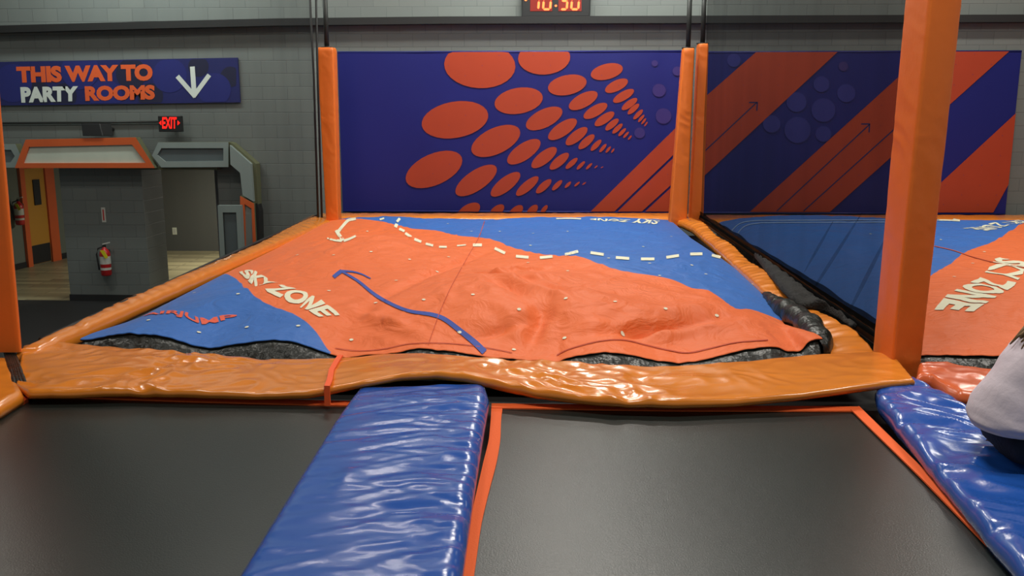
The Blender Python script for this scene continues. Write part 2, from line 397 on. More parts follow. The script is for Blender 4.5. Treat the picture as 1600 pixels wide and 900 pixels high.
def deco_left(mb, off, zt, zb, xl, xr_):
    s = 2.963; E = [(562, 95, 165, 106, 3), (860, 60, 121, 78, -3), (447, 347, 156, 84, -10), (742, 259, 113, 60, -10), (967, 186, 91, 46, -12), (1150, 124, 76, 36, -14),
        (350, 577, 140, 72, -24), (636, 445, 122, 60, -25), (860, 341, 92, 42, -26), (1041, 258, 74, 32, -28),
        (545, 628, 112, 46, -34), (766, 495, 90, 38, -34), (945, 391, 78, 31, -34),
        (681, 646, 84, 32, -38), (860, 522, 72, 28, -38), (1010, 423, 62, 24, -38),
        (782, 654, 66, 22, -40), (930, 539, 56, 21, -40), (1056, 449, 48, 18, -42), (858, 655, 46, 17, -42), (987, 549, 36, 12, -42), (1100, 465, 34, 12, -46), (1132, 478, 24, 8, -50), (1157, 485, 18, 6, -52), (1178, 490, 12, 4, -55),
        (920, 650, 32, 11, -45), (970, 648, 20, 7, -45), (1012, 645, 16, 5, -40), (1045, 642, 11, 3, -35), (1030, 558, 26, 8, -44), (1068, 562, 20, 6, -44), (1100, 565, 10, 3, -40), (1128, 567, 7, 2, -30),
        (510, 772, 60, 32, -32), (640, 770, 42, 22, -40), (728, 774, 42, 22, -42), (805, 768, 34, 18, -48), (860, 762, 24, 10, -52)]
    for e in E: fan(mb, ell(*e, off, zt, zb, s, 560, 70), 'mur_orange')
    s = 4.092; E = [(832, 548, 80, 34, -26), (877, 613, 76, 28, -30), (915, 665, 60, 22, -36), (940, 697, 48, 17, -42), (970, 732, 42, 14, -46), (990, 757, 30, 9, -50), (1006, 775, 24, 7, -52), (1020, 793, 18, 5, -54),
        (697, 709, 86, 34, -30), (755, 760, 74, 28, -34), (803, 796, 54, 20, -40), (838, 822, 44, 15, -44), (868, 845, 34, 11, -46), (893, 862, 26, 8, -48), (917, 880, 18, 6, -50)]
    for e in E: fan(mb, ell(*e, off, zt, zb, s, 760, 0), 'mur_orange')
    for cx, cy, r in ((1076, 405, 20), (1104, 578, 42), (1132, 742, 50), (980, 850, 34), (1220, 455, 30)):
        fan(mb, ell(cx, cy, r, r, 0, off, zt, zb, 4.092, 760, 0), 'mur_dim')
    q = lambda pts: fan(mb, clipq([WP(560 + x / 2.963, 70 + y / 2.963, off) for x, y in pts], zt, zb), 'mur_orange')
    q([(1075, 772), (1476, 378), (1474, 494), (1185, 772)]); q([(1200, 772), (1472, 510), (1470, 628), (1312, 772)]); q([(1328, 772), (1468, 642), (1466, 772)])
def line(mb, p, q, wpx, off, k, zt, zb):
    p = np.array(p, float); q = np.array(q, float); d = q - p; d /= np.linalg.norm(d); n = np.array([-d[1], d[0]]) * wpx / 2
    fan(mb, clipq([WP(*(p + n), off), WP(*(q + n), off), WP(*(q - n), off), WP(*(p - n), off)], zt, zb), k)
def deco_right(mb, off, zt, zb, xl, xr_):
    c = lambda x, y: (1100 + x / 3.2156, 60 + y / 3.2156)
    def q(pts): fan(mb, [np.array([min(max(p[0], xl), xr_), p[1], p[2]]) for p in clipq([WP(*p, off) for p in pts], zt, zb)], 'mur_orange')
    for cx, cy, r in ((700, 140, 24), (590, 230, 40), (715, 275, 46), (600, 360, 60), (465, 320, 50), (470, 460, 66), (340, 430, 44), (600, 480, 40), (150, 110, 34)):
        fan(mb, ell(cx, cy, r, r, 0, off - .001, zt, zb, 3.2156, 1100, 60), 'mur_dim2' if r > 26 else 'mur_dim')
    q([c(-22, 318), c(262, 60), c(672, 60), c(-22, 712)]); q([c(230, 872), c(1118, 60), c(1534, 60), c(632, 872)])
    q([(1420, 332), (1597, 177), (1600, 288), (1552, 332)])
    o2 = off + .002
    for p, t in ((c(0, 570), c(265, 322)), (c(365, 868), c(832, 432)), (c(500, 868), c(1005, 412))): line(mb, p, t, 1.8, o2, 'mur_line', zt, zb)
    for hx, hy in ((268, 322), (832, 430), (1005, 410)):
        line(mb, c(hx - 42, hy), c(hx + 3, hy), 2, o2, 'mur_line', zt, zb); line(mb, c(hx, hy), c(hx - 3, hy + 42), 2, o2, 'mur_line', zt, zb)
mural('mural_banner', (527, 540), (1083, 1068), 'dark blue wall banner printed with rows of shrinking orange dots behind the central air bag', deco_left)
mural('mural_banner', (1094, 1094), (1597, 1570), 'dark blue wall banner with wide diagonal orange stripes and arrows behind the net', deco_right)
# ================================================================== party rooms sign
def lerp2(c, u, v):                                  # c = bl, br, tr, tl
    c = [np.array(p, float) for p in c]
    return (c[0] * (1 - u) + c[1] * u) * (1 - v) + (c[3] * (1 - u) + c[2] * u) * v
sc = [(-12, 165), (375, 160), (371, 90), (-12, 97)]
SO = .04
mb = MB(); mb.prism([WP(*p, SO) for p in sc], (0, SO, 0), 'sign_blue')
root = mb.build('direction_sign', origin=WP(180, 160)); tag(root, 'long blue sign reading THIS WAY TO PARTY ROOMS with a white down arrow', 'sign')
mb = MB()
for cx, cy, r, k in ((20, 130, 30, 'sign_blob'), (60, 150, 22, 'sign_dark'), (125, 110, 30, 'sign_blob'), (165, 150, 26, 'sign_blob'), (205, 115, 24, 'sign_dark'), (265, 118, 27, 'sign_blob'), (235, 150, 20, 'sign_dark'), (310, 104, 16, 'sign_dark'), (335, 140, 26, 'sign_blob'), (360, 120, 16, 'sign_dark'), (100, 150, 20, 'sign_dark')):
    pts = []
    for q in range(24):
        x = cx + r * math.cos(q * math.pi / 12); y = cy + r * math.sin(q * math.pi / 12)
        x = min(x, 369); t = (x + 12) / 387; y = min(max(y, 98 - 7 * t), 163 - 4 * t); pts.append(WP(x, y, SO + .001 + .0004 * (cx % 7)))
    fan(mb, pts, k)
def sign_text(mb, s, quad, k, off, bold=.06, space=1.0, wp=WP):
    vs, fs = text2d(s, bold, 0, space)
    mb.add([wp(*lerp2(quad, u, v), off) for u, v in vs], fs, k)
sign_text(mb, 'THIS WAY TO', [(27, 129.5), (239, 126), (238, 100), (25, 104)], 'sign_orange', SO + .006)
sign_text(mb, 'PARTY', [(33.5, 160.5), (122, 158), (122, 134.5), (31.5, 136)], 'sign_white', SO + .006)
sign_text(mb, 'ROOMS', [(133.5, 158), (242, 155.5), (242, 132.5), (132, 134.5)], 'sign_orange', SO + .006)
def pline(mb, pts, wpx, k, off):
    for p, q in zip(pts[:-1], pts[1:]):
        p = np.array(p, float); q = np.array(q, float); d = q - p; d /= np.linalg.norm(d); n = np.array([-d[1], d[0]]) * wpx / 2
        fan(mb, [WP(*(p + n), off), WP(*(q + n), off), WP(*(q - n), off), WP(*(p - n), off)], k)
pline(mb, [(300.5, 104), (303.5, 148)], 7.5, 'sign_white', SO + .006); pline(mb, [(277, 119), (305, 151)], 7, 'sign_white', SO + .007); pline(mb, [(327, 117), (302, 151)], 7, 'sign_white', SO + .008)
mb.build('printed_face', root)
# exit sign, conduit, speaker
g = WP(265, 192, .1)
root = thing('exit_sign', WP(265, 205), 'lit red EXIT sign with black housing on the grey block wall', 'exit sign')
mb = MB(); A = WP(248, 206, .22); B = WP(282, 181, .22); mb.box((A[0], WY - .22, A[2]), (B[0], WY - .12, B[2]), 'plastic_black'); mb.build('housing', root, bevel=.01)
mb = MB(); mb.box(((A[0] + B[0]) / 2 - .04, WY - .12, (A[2] + B[2]) / 2 - .04), ((A[0] + B[0]) / 2 + .04, WY, (A[2] + B[2]) / 2 + .04), 'plastic_black'); mb.build('bracket', root)
mb = MB(); sign_text(mb, 'EXIT', [(253.5, 201), (276, 201), (276, 183), (253.5, 183)], 'exit_red', .226, .03)
for sx in (1, -1):
    cx = 264.8; fan(mb, [WP(cx - sx * 12.6, 188, .226), WP(cx - sx * 16.5, 192, .226), WP(cx - sx * 12.6, 196, .226)], 'exit_red')
mb.build('lettering', root)
mb = MB(); mb.tube([WP(-80, 194, .03), WP(0, 192.5, .03), WP(140, 191.5, .03), WP(250, 190, .03)], .018, 'steel'); tag(mb.build('conduit', origin=WP(100, 192)), 'thin grey conduit running along the wall to the exit sign', 'pipe')
root = thing('speaker', WP(143, 215, .3), 'small black wall speaker behind the orange framed header panel', 'speaker')
mb = MB(); A = WP(127, 212.5, .35); B = WP(156, 193, .35)
mb.prism([(A[0] + .02, WY - .35, A[2]), (B[0] + .03, WY - .35, A[2]), (B[0] - .02, WY - .32, B[2]), (A[0], WY - .32, B[2])], (.08, .22, 0), 'plastic_black'); mb.build('cabinet', root, bevel=.01)
mb = MB(); mb.tube([((A[0] + B[0]) / 2 + .12, WY - .2, A[2] + .1), ((A[0] + B[0]) / 2 + .2, WY, A[2] + .1)], .03, 'plastic_black'); mb.build('bracket', root)
# ================================================================== entrance arch
arch = thing('entrance_arch', WP(240, 262, .3), 'grey and orange geometric entrance arch framing the lobby opening', 'arch')
def ring_panel(name, outer, inner, kf, ki, off, depth=.16, inset=.03):
    mb = MB(); n = len(outer); O = [WP(*p, off) for p in outer]; I = [WP(*p, off) for p in inner]; D = np.array([0, depth, 0]); d2 = np.array([0, inset, 0])
    vs = O + I + [p + D for p in O] + [p + d2 for p in I]
    fs = []
    for i in range(n):
        j = (i + 1) % n
        fs += [(i, j, n + j, n + i), (n + i, n + j, 3 * n + j, 3 * n + i)]
    mb.add(vs, fs, kf); mb.add(vs, [(i, 2 * n + i, 2 * n + (i + 1) % n, (i + 1) % n) for i in range(n)] + [tuple(range(2 * n, 3 * n))], 'arch_side')
    o = mb.build(name, arch)
    m2 = MB(); m2.add([p + d2 for p in I], [tuple(range(n))], ki); m2.build('inset_panel', o)
    return o
ring_panel('header_frame', [(23, 262.5), (242, 262.5), (212, 214.5), (40, 218)], [(36, 255), (228, 254.5), (206, 226), (45, 229.5)], 'arch_orange', 'arch_panel', .32)
ring_panel('header_frame', [(252, 261.5), (357, 261), (357, 222), (247, 222.5), (237.5, 243)], [(258, 252.5), (349, 251.5), (349, 231.5), (252, 231.5), (245.5, 242)], 'arch_grey', 'arch_dark', .26)
ring_panel('header_frame', [(-70, 262), (23, 262), (33, 244), (24, 225), (-70, 226)], [(-60, 254), (16, 254), (23, 244), (17, 234), (-60, 234)], 'arch_grey', 'arch_dark', .26)
mb = MB(); mb.prism([WP(*p, .3) for p in ((359, 227), (392, 256), (396, 315), (379, 305), (375, 270), (360, 257))], (0, .2, 0), 'arch_grey'); mb.build('curved_arm', arch)
mb = MB(); mb.prism([WP(*p, .22) for p in ((358, 222), (363, 224), (400, 256), (403, 320), (397, 318), (393, 256), (359, 227))], (0, .2, 0), 'arch_side'); mb.build('edge_strip', arch)
ring_panel('leg_frame', [(378, 420), (402, 420), (397, 318), (375, 306)], [(384, 412), (396, 412), (393, 326), (382, 319)], 'arch_orange', 'arch_grey', .3)
mb = MB(); mb.prism([WP(*p, .24) for p in ((402, 430), (408, 428), (405, 330), (402, 318), (397, 317))], (0, .2, 0), 'black'); mb.build('side_board', arch)
mb = MB(); mb.box((WP(172, 262)[0], WY - .2, HZ - .02), (WP(346, 262)[0], WY + .25, HZ + .03), 'arch_side'); mb.build('lintel', arch)
st = thing('panel_stand', WP(362, 440, .5), 'grey framed upright panel beside the orange leg of the arch', 'panel')
mb = MB(); out = [(347, 470), (384, 470), (376, 321), (340, 321)]; inn = [(355, 462), (376, 462), (369, 332), (348, 332)]
O = [WP(*p, .5) for p in out]; I = [WP(*p, .5) for p in inn]; D = np.array([0, .1, 0])
mb.add(O + I + [p + D for p in O], [(i, (i + 1) % 4, 4 + (i + 1) % 4, 4 + i) for i in range(4)] + [(i, 8 + i, 8 + (i + 1) % 4, (i + 1) % 4) for i in range(4)] + [(8, 9, 10, 11)], 'arch_grey'); mb.build('frame', st)
mb = MB(); mb.prism([p + np.array([0, .03, 0]) for p in I], (0, .03, 0), 'arch_dark'); mb.build('panel', st)
# ================================================================== fire extinguishers
def extinguisher(base, label, sc_=1.0):
    r = thing('fire_extinguisher', base, label, 'fire extinguisher')
    x, y, z = base
    mb = MB(); mb.lathe([(0, 0), (.07, 0), (.085, .02), (.085, .36), (.078, .40), (.055, .44), (.03, .46), (.03, .48), (0, .48)], base, 'red')
    mb.lathe([(.0862, .20), (.0862, .33)], base, 'ext_label'); mb.lathe([(.0864, .10), (.0864, .14)], (x, y, z), 'ext_label'); mb.build('cylinder', r)
    mb = MB(); mb.box((x - .02, y - .02, z + .47), (x + .02, y + .02, z + .52), 'steel'); mb.prism([(x - .02, y - .02, z + .52), (x + .1, y - .02, z + .55), (x + .1, y - .02, z + .57), (x - .02, y - .02, z + .54)], (0, .03, 0), 'ext_label'); mb.build('handle', r)
    mb = MB(); mb.tube([(x - .02, y, z + .49), (x - .1, y - .02, z + .46), (x - .125, y - .03, z + .36), (x - .11, y - .03, z + .2), (x - .1, y - .03, z + .1)], .014, 'black'); mb.build('hose', r)
    mb = MB(); mb.prism([(x - .03, y - .1, z + .44), (x + .04, y - .1, z + .44), (x + .1, y - .1, z + .32), (x + .05, y - .1, z + .30)], (0, .008, 0), 'yellow'); mb.build('inspection_tag', r)
    mb = MB(); mb.box((x - .03, y + .08, z + .1), (x + .03, y + .13, z + .42), 'steel'); mb.build('bracket', r)
    r.scale = (sc_,) * 3
    return r
g = WP(168, 430, .12)
extinguisher((g[0], WY - .15, g[2]), 'red fire extinguisher with a yellow tag hanging on the grey pillar')
s_e = s_at(22, 412)
g2 = LW(s0 - .32, .92, .16)
extinguisher(tuple(g2), 'red fire extinguisher on the lobby wall left of the yellow door')
mb = MB(); mb.box((WP(161, 347)[0], WY - .03, WP(161, 347)[2]), (WP(167, 347)[0], WY - .02, WP(161, 324)[2]), 'ext_label'); mb.box((WP(163, 345)[0], WY - .034, WP(161, 344)[2]), (WP(165, 347)[0], WY - .03, WP(161, 327)[2]), 'red')
tag(mb.build('location_sign', origin=WP(164, 335)), 'narrow white and red sign on the pillar above the extinguisher', 'sign')
# ================================================================== clock
root = thing('wall_clock', WP(868, 27, .2), 'black digital wall clock with red digits reading 10:30', 'clock')
A = WP(815, 27, .2); B = WP(923, -22, .2)
mb = MB(); mb.box((A[0], WY - .2, A[2]), (B[0], WY, B[2]), 'plastic_black'); mb.build('housing', root, bevel=.02)
A = WP(828.5, 17.5, .202); B = WP(863, -16, .202)
mb = MB(); mb.box((A[0], WY - .206, A[2]), (B[0], WY - .2, B[2]), 'led_glass'); A = WP(872.5, 17.5, .202); B = WP(909, -16, .202); mb.box((A[0], WY - .206, A[2]), (B[0], WY - .2, B[2]), 'led_glass'); mb.build('display', root)
mb = MB()
SEG = {'1': 'bc', '0': 'abcdef', '3': 'abcdg'}
def digit(ch, x0, x1, yt, yb):
    ym = (yt + yb) / 2; t = 1.7; sl = 2.2
    X = lambda x, y: (x + sl * (yb - y) / (yb - yt), y)
    S = {'a': ((x0, yt), (x1, yt)), 'd': ((x0, yb), (x1, yb)), 'g': ((x0, ym), (x1, ym)), 'b': ((x1, yt), (x1, ym)), 'c': ((x1, ym), (x1, yb)), 'e': ((x0, ym), (x0, yb)), 'f': ((x0, yt), (x0, ym))}
    for s_ in SEG[ch]:
        (ax, ay), (bx, by) = S[s_]; p = np.array(X(ax, ay)); q = np.array(X(bx, by)); d = (q - p) / np.linalg.norm(q - p); n = np.array([-d[1], d[0]])
        p = p + d * .5; q = q - d * .5
        mb.prism([WP(*(p - d * 0), .21), WP(*(p + d * t + n * t), .21), WP(*(q - d * t + n * t), .21), WP(*q, .21), WP(*(q - d * t - n * t), .21), WP(*(p + d * t - n * t), .21)], (0, .003, 0), 'led')
for ch_, xa_, xb_ in (('1', 836, 841), ('0', 848.5, 859.5), ('3', 876, 885.5), ('0', 892.5, 903.5)):
    mb = MB(); digit(ch_, xa_, xb_, -12, 14.5); mb.build('digit', root)
for px, py in ((868.5, 9), (869.5, -5), (821.5, 0)):
    mb = MB(); fan(mb, [WP(px + 1.8 * math.cos(q), py + 1.8 * math.sin(q), .208) for q in np.linspace(0, 6.28, 9)[:-1]], 'led'); mb.build('indicator_dot', root)
# ================================================================== platform under everything
plat = MB()
plat.box((-9, 0.2, FLOOR), (-4.3, 5.3, -.14), 'black')
plat.box((-4.3, 0.2, FLOOR), (12, 5.3, -.14), 'black')
XLp = P(20, 560, .05)[0]
plat.box((XLp + .05, 5.3, FLOOR), (12, 14.2, -.25), 'black')
tag(plat.build('platform', origin=(0, 5, FLOOR)), 'black raised platform carrying the trampolines and air bags', 'platform')
# ================================================================== trampolines
def extend(p, q, y):                                 # continue the ground line q->p to depth y
    t = (y - q[1]) / (p[1] - q[1]); return q + (p - q) * t
def tramp(label, quad, webs):
    c = sum(quad) / len(quad)
    r = thing('trampoline', (c[0], c[1], 0), label, 'trampoline')
    mb = MB(); n = 24; vs = []; fs = []
    for i in range(n + 1):
        for j in range(n + 1):
            u, v = i / n, j / n; p = (quad[0] * (1 - u) + quad[1] * u) * (1 - v) + (quad[3] * (1 - u) + quad[2] * u) * v
            vs.append((p[0], p[1], -.02 * math.sin(u * math.pi) * math.sin(v * math.pi)))
    for i in range(n):
        for j in range(n): fs.append((i * (n + 1) + j, (i + 1) * (n + 1) + j, (i + 1) * (n + 1) + j + 1, i * (n + 1) + j + 1))
    mb.add(vs, fs, 'bed', True); mb.build('jumping_mat', r)
    for wi, (A, B, wob) in enumerate(webs):
        A = resample(A, 60); B = resample(B, 60); m2 = MB(); vs = []
        for i in range(60):
            w_ = wob * ns(A[i][1] * 1.6, A[i][0] * .9, 1.0); d = np.array([w_, 0, 0]) if abs(A[-1][1] - A[0][1]) > 1 else np.array([0, w_, 0])
            vs += [A[i] + d + (0, 0, .008), B[i] + d + (0, 0, .008), B[i] + d + (0, 0, 0), A[i] + d + (0, 0, 0)]
        vs = [np.array(q_) + (0, 0, .003 * wi) for q_ in vs]
        m2.add(vs, [(4 * i + a_, 4 * i + 4 + a_, 4 * i + 4 + (a_ + 1) % 4, 4 * i + (a_ + 1) % 4) for i in range(59) for a_ in range(4)], 'web_orange'); m2.build('edge_webbing', r)
TL = P(778, 640); TR = P(1338, 643); BL = extend(P(730, 870), P(776, 650), 1.6); BR = extend(P(1580, 888), P(1345, 652), 1.6)
Lw = lambda pts: [P(*p) for p in pts]
lefto = [extend(P(722, 900), P(744, 780), 1.6)] + Lw([(719, 900), (733, 820), (745, 770), (755, 725), (764, 690), (767, 655), (768, 634)])
lefti = [extend(P(744, 900), P(760, 800), 1.6)] + Lw([(741, 900), (752, 820), (764, 770), (776, 725), (782, 690), (783, 655), (786, 634)])
tramp('black trampoline mat with orange webbing in the foreground, right of the blue centre pad',
      [extend(P(730, 900), P(775, 650), 1.6), extend(P(1598, 895), P(1345, 650), 1.6), TR, TL],
      [(lefto, lefti, 0), (Lw([(768, 640), (1050, 644), (1338, 645)]), Lw([(768, 633), (1050, 635.5), (1340, 638)]), 0),
       ([extend(P(1578, 895), P(1329, 643), 1.6)] + Lw([(1578, 895), (1440, 752), (1329, 643)]), [extend(P(1602, 895), P(1342, 638), 1.6)] + Lw([(1602, 895), (1458, 752), (1342, 638)]), .0)])
l0 = P(-40, 660); l1 = P(30, 624)
tramp('black trampoline mat filling the left foreground beside the blue centre pad',
      [np.array([-3.6, 1.6, 0]), extend(P(365, 900), P(560, 620), 1.6) + (0.1, 0, 0), P(560, 632), P(20, 618)],
      [(Lw([(44, 620), (300, 629), (560, 636)]), Lw([(44, 616.5), (300, 623), (560, 628.5)]), 0)])
# ================================================================== blue vinyl pads
def wr_blue(x, y, u, v):
    wv = ns(x * 2.1, y * 1.3, 5) * .5
    a_ = ns(x * 1.1 + wv, y * 7.5 - x * 2.2 + wv * 1.5, 2); b_ = ns(x * 2.5, y * 15 - x * 5 + wv * 2, 9)
    c_ = ns(x * 4 + wv * 2, y * 16 + x * 3, 12)
    k = .25 + .9 * (v ** 2) * (1 - .5 * max(0, v - .93) / .07)
    return k * (.016 * rg(a_) + .008 * rg(b_) + .008 * rg(c_)) + .012 * math.exp(-((x + .86) / .06) ** 2 - ((y - 3.55) / .1) ** 2) - .012
z_ = .10
LA = [extend(P(365, 900, z_), P(553, 612, z_), 1.2)] + [P(365, 900, z_), P(450, 765, z_), P(520, 655, z_), P(553, 610, z_), P(562, 600, z_)]
LB = [extend(P(720, 900, z_), P(762, 630, z_), 1.2)] + [P(720, 900, z_), P(740, 760, z_), P(755, 670, z_), P(764, 618, z_), P(758, 598, z_)]
mb = pillow(LA, LB, 220, 60, .10, .015, wr_blue, 'blue_vinyl')
o = mb.build('safety_pad', origin=((LA[1] + LB[1]) / 2 * (1, 1, 0))); tag(o, 'creased shiny blue vinyl pad between the two trampoline mats', 'pad')
def wr_blue2(x, y, u, v):
    wv = ns(x * 2, y * 2, 7) * .6
    a_ = ns(x * 3 + wv * 2, y * 6 + x * 3 + wv * 2, 4); b_ = ns(x * 5, y * 13 + x * 6 + wv * 3, 3)
    return .026 * rg(a_) + .010 * rg(b_) - .018
RA = [extend(P(1600, 888, z_), P(1400, 655, z_), 1.2)] + [P(1600, 888, z_), P(1500, 772, z_), P(1400, 655, z_), P(1372, 622, z_), P(1368, 606, z_)]
off_ = np.array([.86, 0.05, 0])
RB = [RA[0] + (.86, 0, 0), RA[1] + (.9, 0, 0), RA[2] + (.88, 0, 0), P(1545, 650, z_), P(1470, 608, z_), P(1425, 586, z_)]
mb = pillow(RA, RB, 220, 60, .10, .015, wr_blue2, 'blue_vinyl')
o = mb.build('safety_pad', origin=((RA[1] + RB[1]) / 2 * (1, 1, 0))); tag(o, 'creased shiny blue vinyl pad on the right that the person sits on', 'pad')
# ================================================================== orange frame pads
def wr_front(x, y, u, v):
    wv = ns(x * 1.5, y * 2, 3) * .6
    a_ = ns(x * 2.2 + y * 3 + wv * 2, y * 3.4 - x * 1.8, 1); b_ = ns(x * 6 + y * 5 + wv * 3, y * 6 - x * 4.5, 6)
    k = .25 + 1.0 * (math.exp(-((x + 2.35) / .55) ** 2) + math.exp(-((x - .15) / .75) ** 2)) + .35 * max(0, ns(x * 1.3, 2.2, 8))
    return k * (.016 * rg(a_) + .011 * rg(b_)) + .004 * ns(x * 2, y * 2, 3) - .008
FH = [(25, 600, .08), (44, 612, .08), (120, 611, .08), (200, 609, .08), (300, 611, .08), (400, 613, .08), (480, 611, .09), (520, 604, .11), (565, 594, .14), (620, 584, .16), (680, 581, .165), (730, 586, .155), (780, 599, .12), (840, 612, .10), (900, 620, .09), (960, 625, .09), (1060, 627, .09), (1150, 624, .09), (1240, 615, .11), (1330, 603, .135), (1400, 594, .15), (1430, 591, .155)]
FB = [(34, 540, .08), (60, 534, .08), (95, 533, .08), (160, 540, .08), (260, 547, .08), (350, 557, .08), (450, 560, .08), (530, 558, .09), (600, 552, .12), (660, 551, .14), (720, 556, .14), (800, 562, .12), (870, 566, .10), (940, 571, .10), (1020, 573, .10), (1100, 568, .11), (1180, 561, .125), (1250, 554, .13), (1310, 549, .14), (1370, 548, .15), (1396, 551, .155)]
A_ = [P(*p) for p in FH]; B_ = [P(*p) for p in FB]
mb = pillow(A_, B_, 520, 64, .05, .006, wr_front, 'pad_orange', .02)
fpad = mb.build('frame_pad', origin=P(700, 600, 0)); tag(fpad, 'long glossy orange vinyl pad along the near edge of the central air bag', 'pad')
mb = MB(); pts_f = [P(511, 606, .118), P(515, 596, .118), P(518, 580, .112), P(526, 566, .106), P(532, 557, .10)]
fr = [np.array(p) for p in pts_f]; vs = []
for p in fr: vs += [p + (-.016, 0, .012), p + (.016, 0, .012), p + (.016, 0, 0), p + (-.016, 0, 0)]
vs += [fr[0] + (-.016, -.01, -.1), fr[0] + (.016, -.01, -.1), fr[0] + (.016, .01, -.1), fr[0] + (-.016, .01, -.1)]
idx = [5] + [0, 1, 2, 3, 4]
fs = [(4 * a_ + e, 4 * b_ + e, 4 * b_ + (e + 1) % 4, 4 * a_ + (e + 1) % 4) for a_, b_ in zip(idx[:-1], idx[1:]) for e in range(4)]
mb.add(vs, fs, 'strap'); mb.build('tie_strap', fpad, origin=None)
for ch in fpad.children: ch['label'] = 'bright red-orange fabric strap'
def wr_small(x, y, u, v):
    return .008 * (1 - 2 * abs(ns(x * 5, y * 5 + x * 2, 4))) + .004 * ns(x * 12, y * 12, 1)
# left long pad
A_ = [P(*p, .08) for p in ((98, 538), (150, 532), (232, 500), (300, 466), (400, 412), (460, 378), (507, 348), (524, 340))]
B_ = [P(*p, .08) for p in ((40, 545), (60, 527), (160, 487), (250, 445), (350, 402), (420, 368), (470, 343), (492, 333))]
A_ = [P(60, 549, .08), P(91, 535, .08), P(150, 507, .08), P(232, 470, .08), P(340, 423, .08), P(440, 378, .08), P(518, 346, .08)]
B_ = [P(20, 549, .10), P(60, 531, .10), P(113, 506, .10), P(190, 469, .10), P(300, 424, .10), P(405, 380, .10), P(489, 335, .10)]
mb = pillow(A_, B_, 220, 16, .1, .02, wr_small, 'pad_orange'); tag(mb.build('frame_pad', origin=P(250, 460, 0)), 'long narrow orange pad along the left side of the central air bag', 'pad')
# far pad
A_ = [P(500, 341, .06), P(1090, 341, .06)]; B_ = [P(500, 333.5, .08), P(1090, 333.5, .08)]
mb = pillow(A_, B_, 200, 10, .1, .02, wr_small, 'pad_orange'); tag(mb.build('frame_pad', origin=P(800, 338, 0)), 'thin orange pad along the far edge below the dotted mural', 'pad')
# right long pad, lumpy
def wr_right(x, y, u, v): return .014 * rg(ns(x * 2, y * 5 + x * 3, 4)) + .008 * ns(x * 4, y * 13 + x * 5, 1) + .02 * math.sin(y * 3.1) * v
A_ = [P(1055, 344, .05), P(1080, 356, .05), P(1110, 382, .05), P(1148, 416, .05), P(1187, 452, .05), P(1215, 470, .03), P(1250, 498, .02), P(1285, 535, .02), P(1292, 552, .02), P(1300, 562, .02)]
B_ = [P(1078, 337, .10), P(1100, 350, .10), P(1128, 372, .10), P(1162, 398, .10), P(1205, 432, .08), P(1250, 468, .06), P(1300, 500, .08), P(1340, 522, .08), P(1368, 546, .08), P(1385, 566, .08)]
mb = pillow(A_, B_, 300, 24, .08, .018, wr_right, 'pad_orange', .03); tag(mb.build('frame_pad', origin=P(1190, 430, 0)), 'lumpy gathered orange pad along the right side of the central air bag', 'pad')
# second strip of orange beyond the net foot
A_ = [P(1098, 346, .05), P(1160, 384, .05), P(1250, 448, .05), P(1330, 502, .05), P(1375, 535, .05)]
B_ = [P(1112, 343, .07), P(1176, 384, .07), P(1268, 449, .07), P(1345, 502, .07), P(1392, 534, .07)]
mb = pillow(A_, B_, 200, 8, .06, .02, wr_small, 'pad_orange'); tag(mb.build('frame_pad', origin=P(1220, 430, 0)), 'narrow orange pad strip just beyond the foot of the right net', 'pad')
A_ = [P(1100, 350, .04), P(1175, 349, .04)]; B_ = [P(1095, 338, .06), P(1200, 338, .06)]
A_ = [P(1100, 346, .05), P(1800, 346, .05)]; B_ = [P(1090, 336, .07), P(1800, 336, .07)]
mb = pillow(A_, B_, 60, 8, .1, .02, wr_small, 'pad_orange'); tag(mb.build('frame_pad', origin=P(1300, 340, 0)), 'dark orange pad along the far edge below the striped mural', 'pad')
# salmon pad right of the near post
def wr_sal(x, y, u, v): return .014 * (1 - 2 * abs(ns(x * 3 + y * 4, y * 7 - x * 3, 4))) + .005 * ns(x * 12, y * 12, 1)
A_ = [P(1432, 586, .13), P(1455, 590, .12), P(1480, 609, .10), P(1500, 616, .10), P(1560, 618, .10), P(1700, 628, .10), P(1900, 640, .10)]
B_ = [P(1434, 570, .13), P(1446, 563, .13), P(1480, 566, .12), P(1530, 576, .10), P(1600, 583, .10), P(1700, 590, .10), P(1900, 600, .10)]
mb = pillow(A_, B_, 140, 26, .08, .02, wr_sal, 'salmon'); tag(mb.build('frame_pad', origin=P(1520, 600, 0)), 'pale orange vinyl pad behind the seated person, right of the near post', 'pad')
# left neighbour pad
A_ = [P(-260, 745, .08), P(-100, 676, .08), P(0, 634, .08), P(36, 612, .08)]
B_ = [P(-260, 560, .08), P(-100, 560, .08), P(0, 558, .08), P(10, 555, .08)]
mb = pillow(A_, B_, 60, 30, .08, .01, wr_small, 'pad_orange'); tag(mb.build('frame_pad', origin=P(-60, 610, 0)), 'orange pad at the left picture edge below the near left post', 'pad')
mb = MB(); vs = []
wA = [P(-200, 735, .02), P(0, 646, .02), P(44, 623, .02)]; wB = [P(-200, 720, .03), P(0, 637, .03), P(44, 617, .03)]
mb.prism([wA[0], wA[1], wA[2], wB[2], wB[1], wB[0]], (0, 0, -.02), 'web_orange'); tag(mb.build('edge_webbing', origin=wA[1]), 'orange webbing strip under the left edge pad', 'webbing')
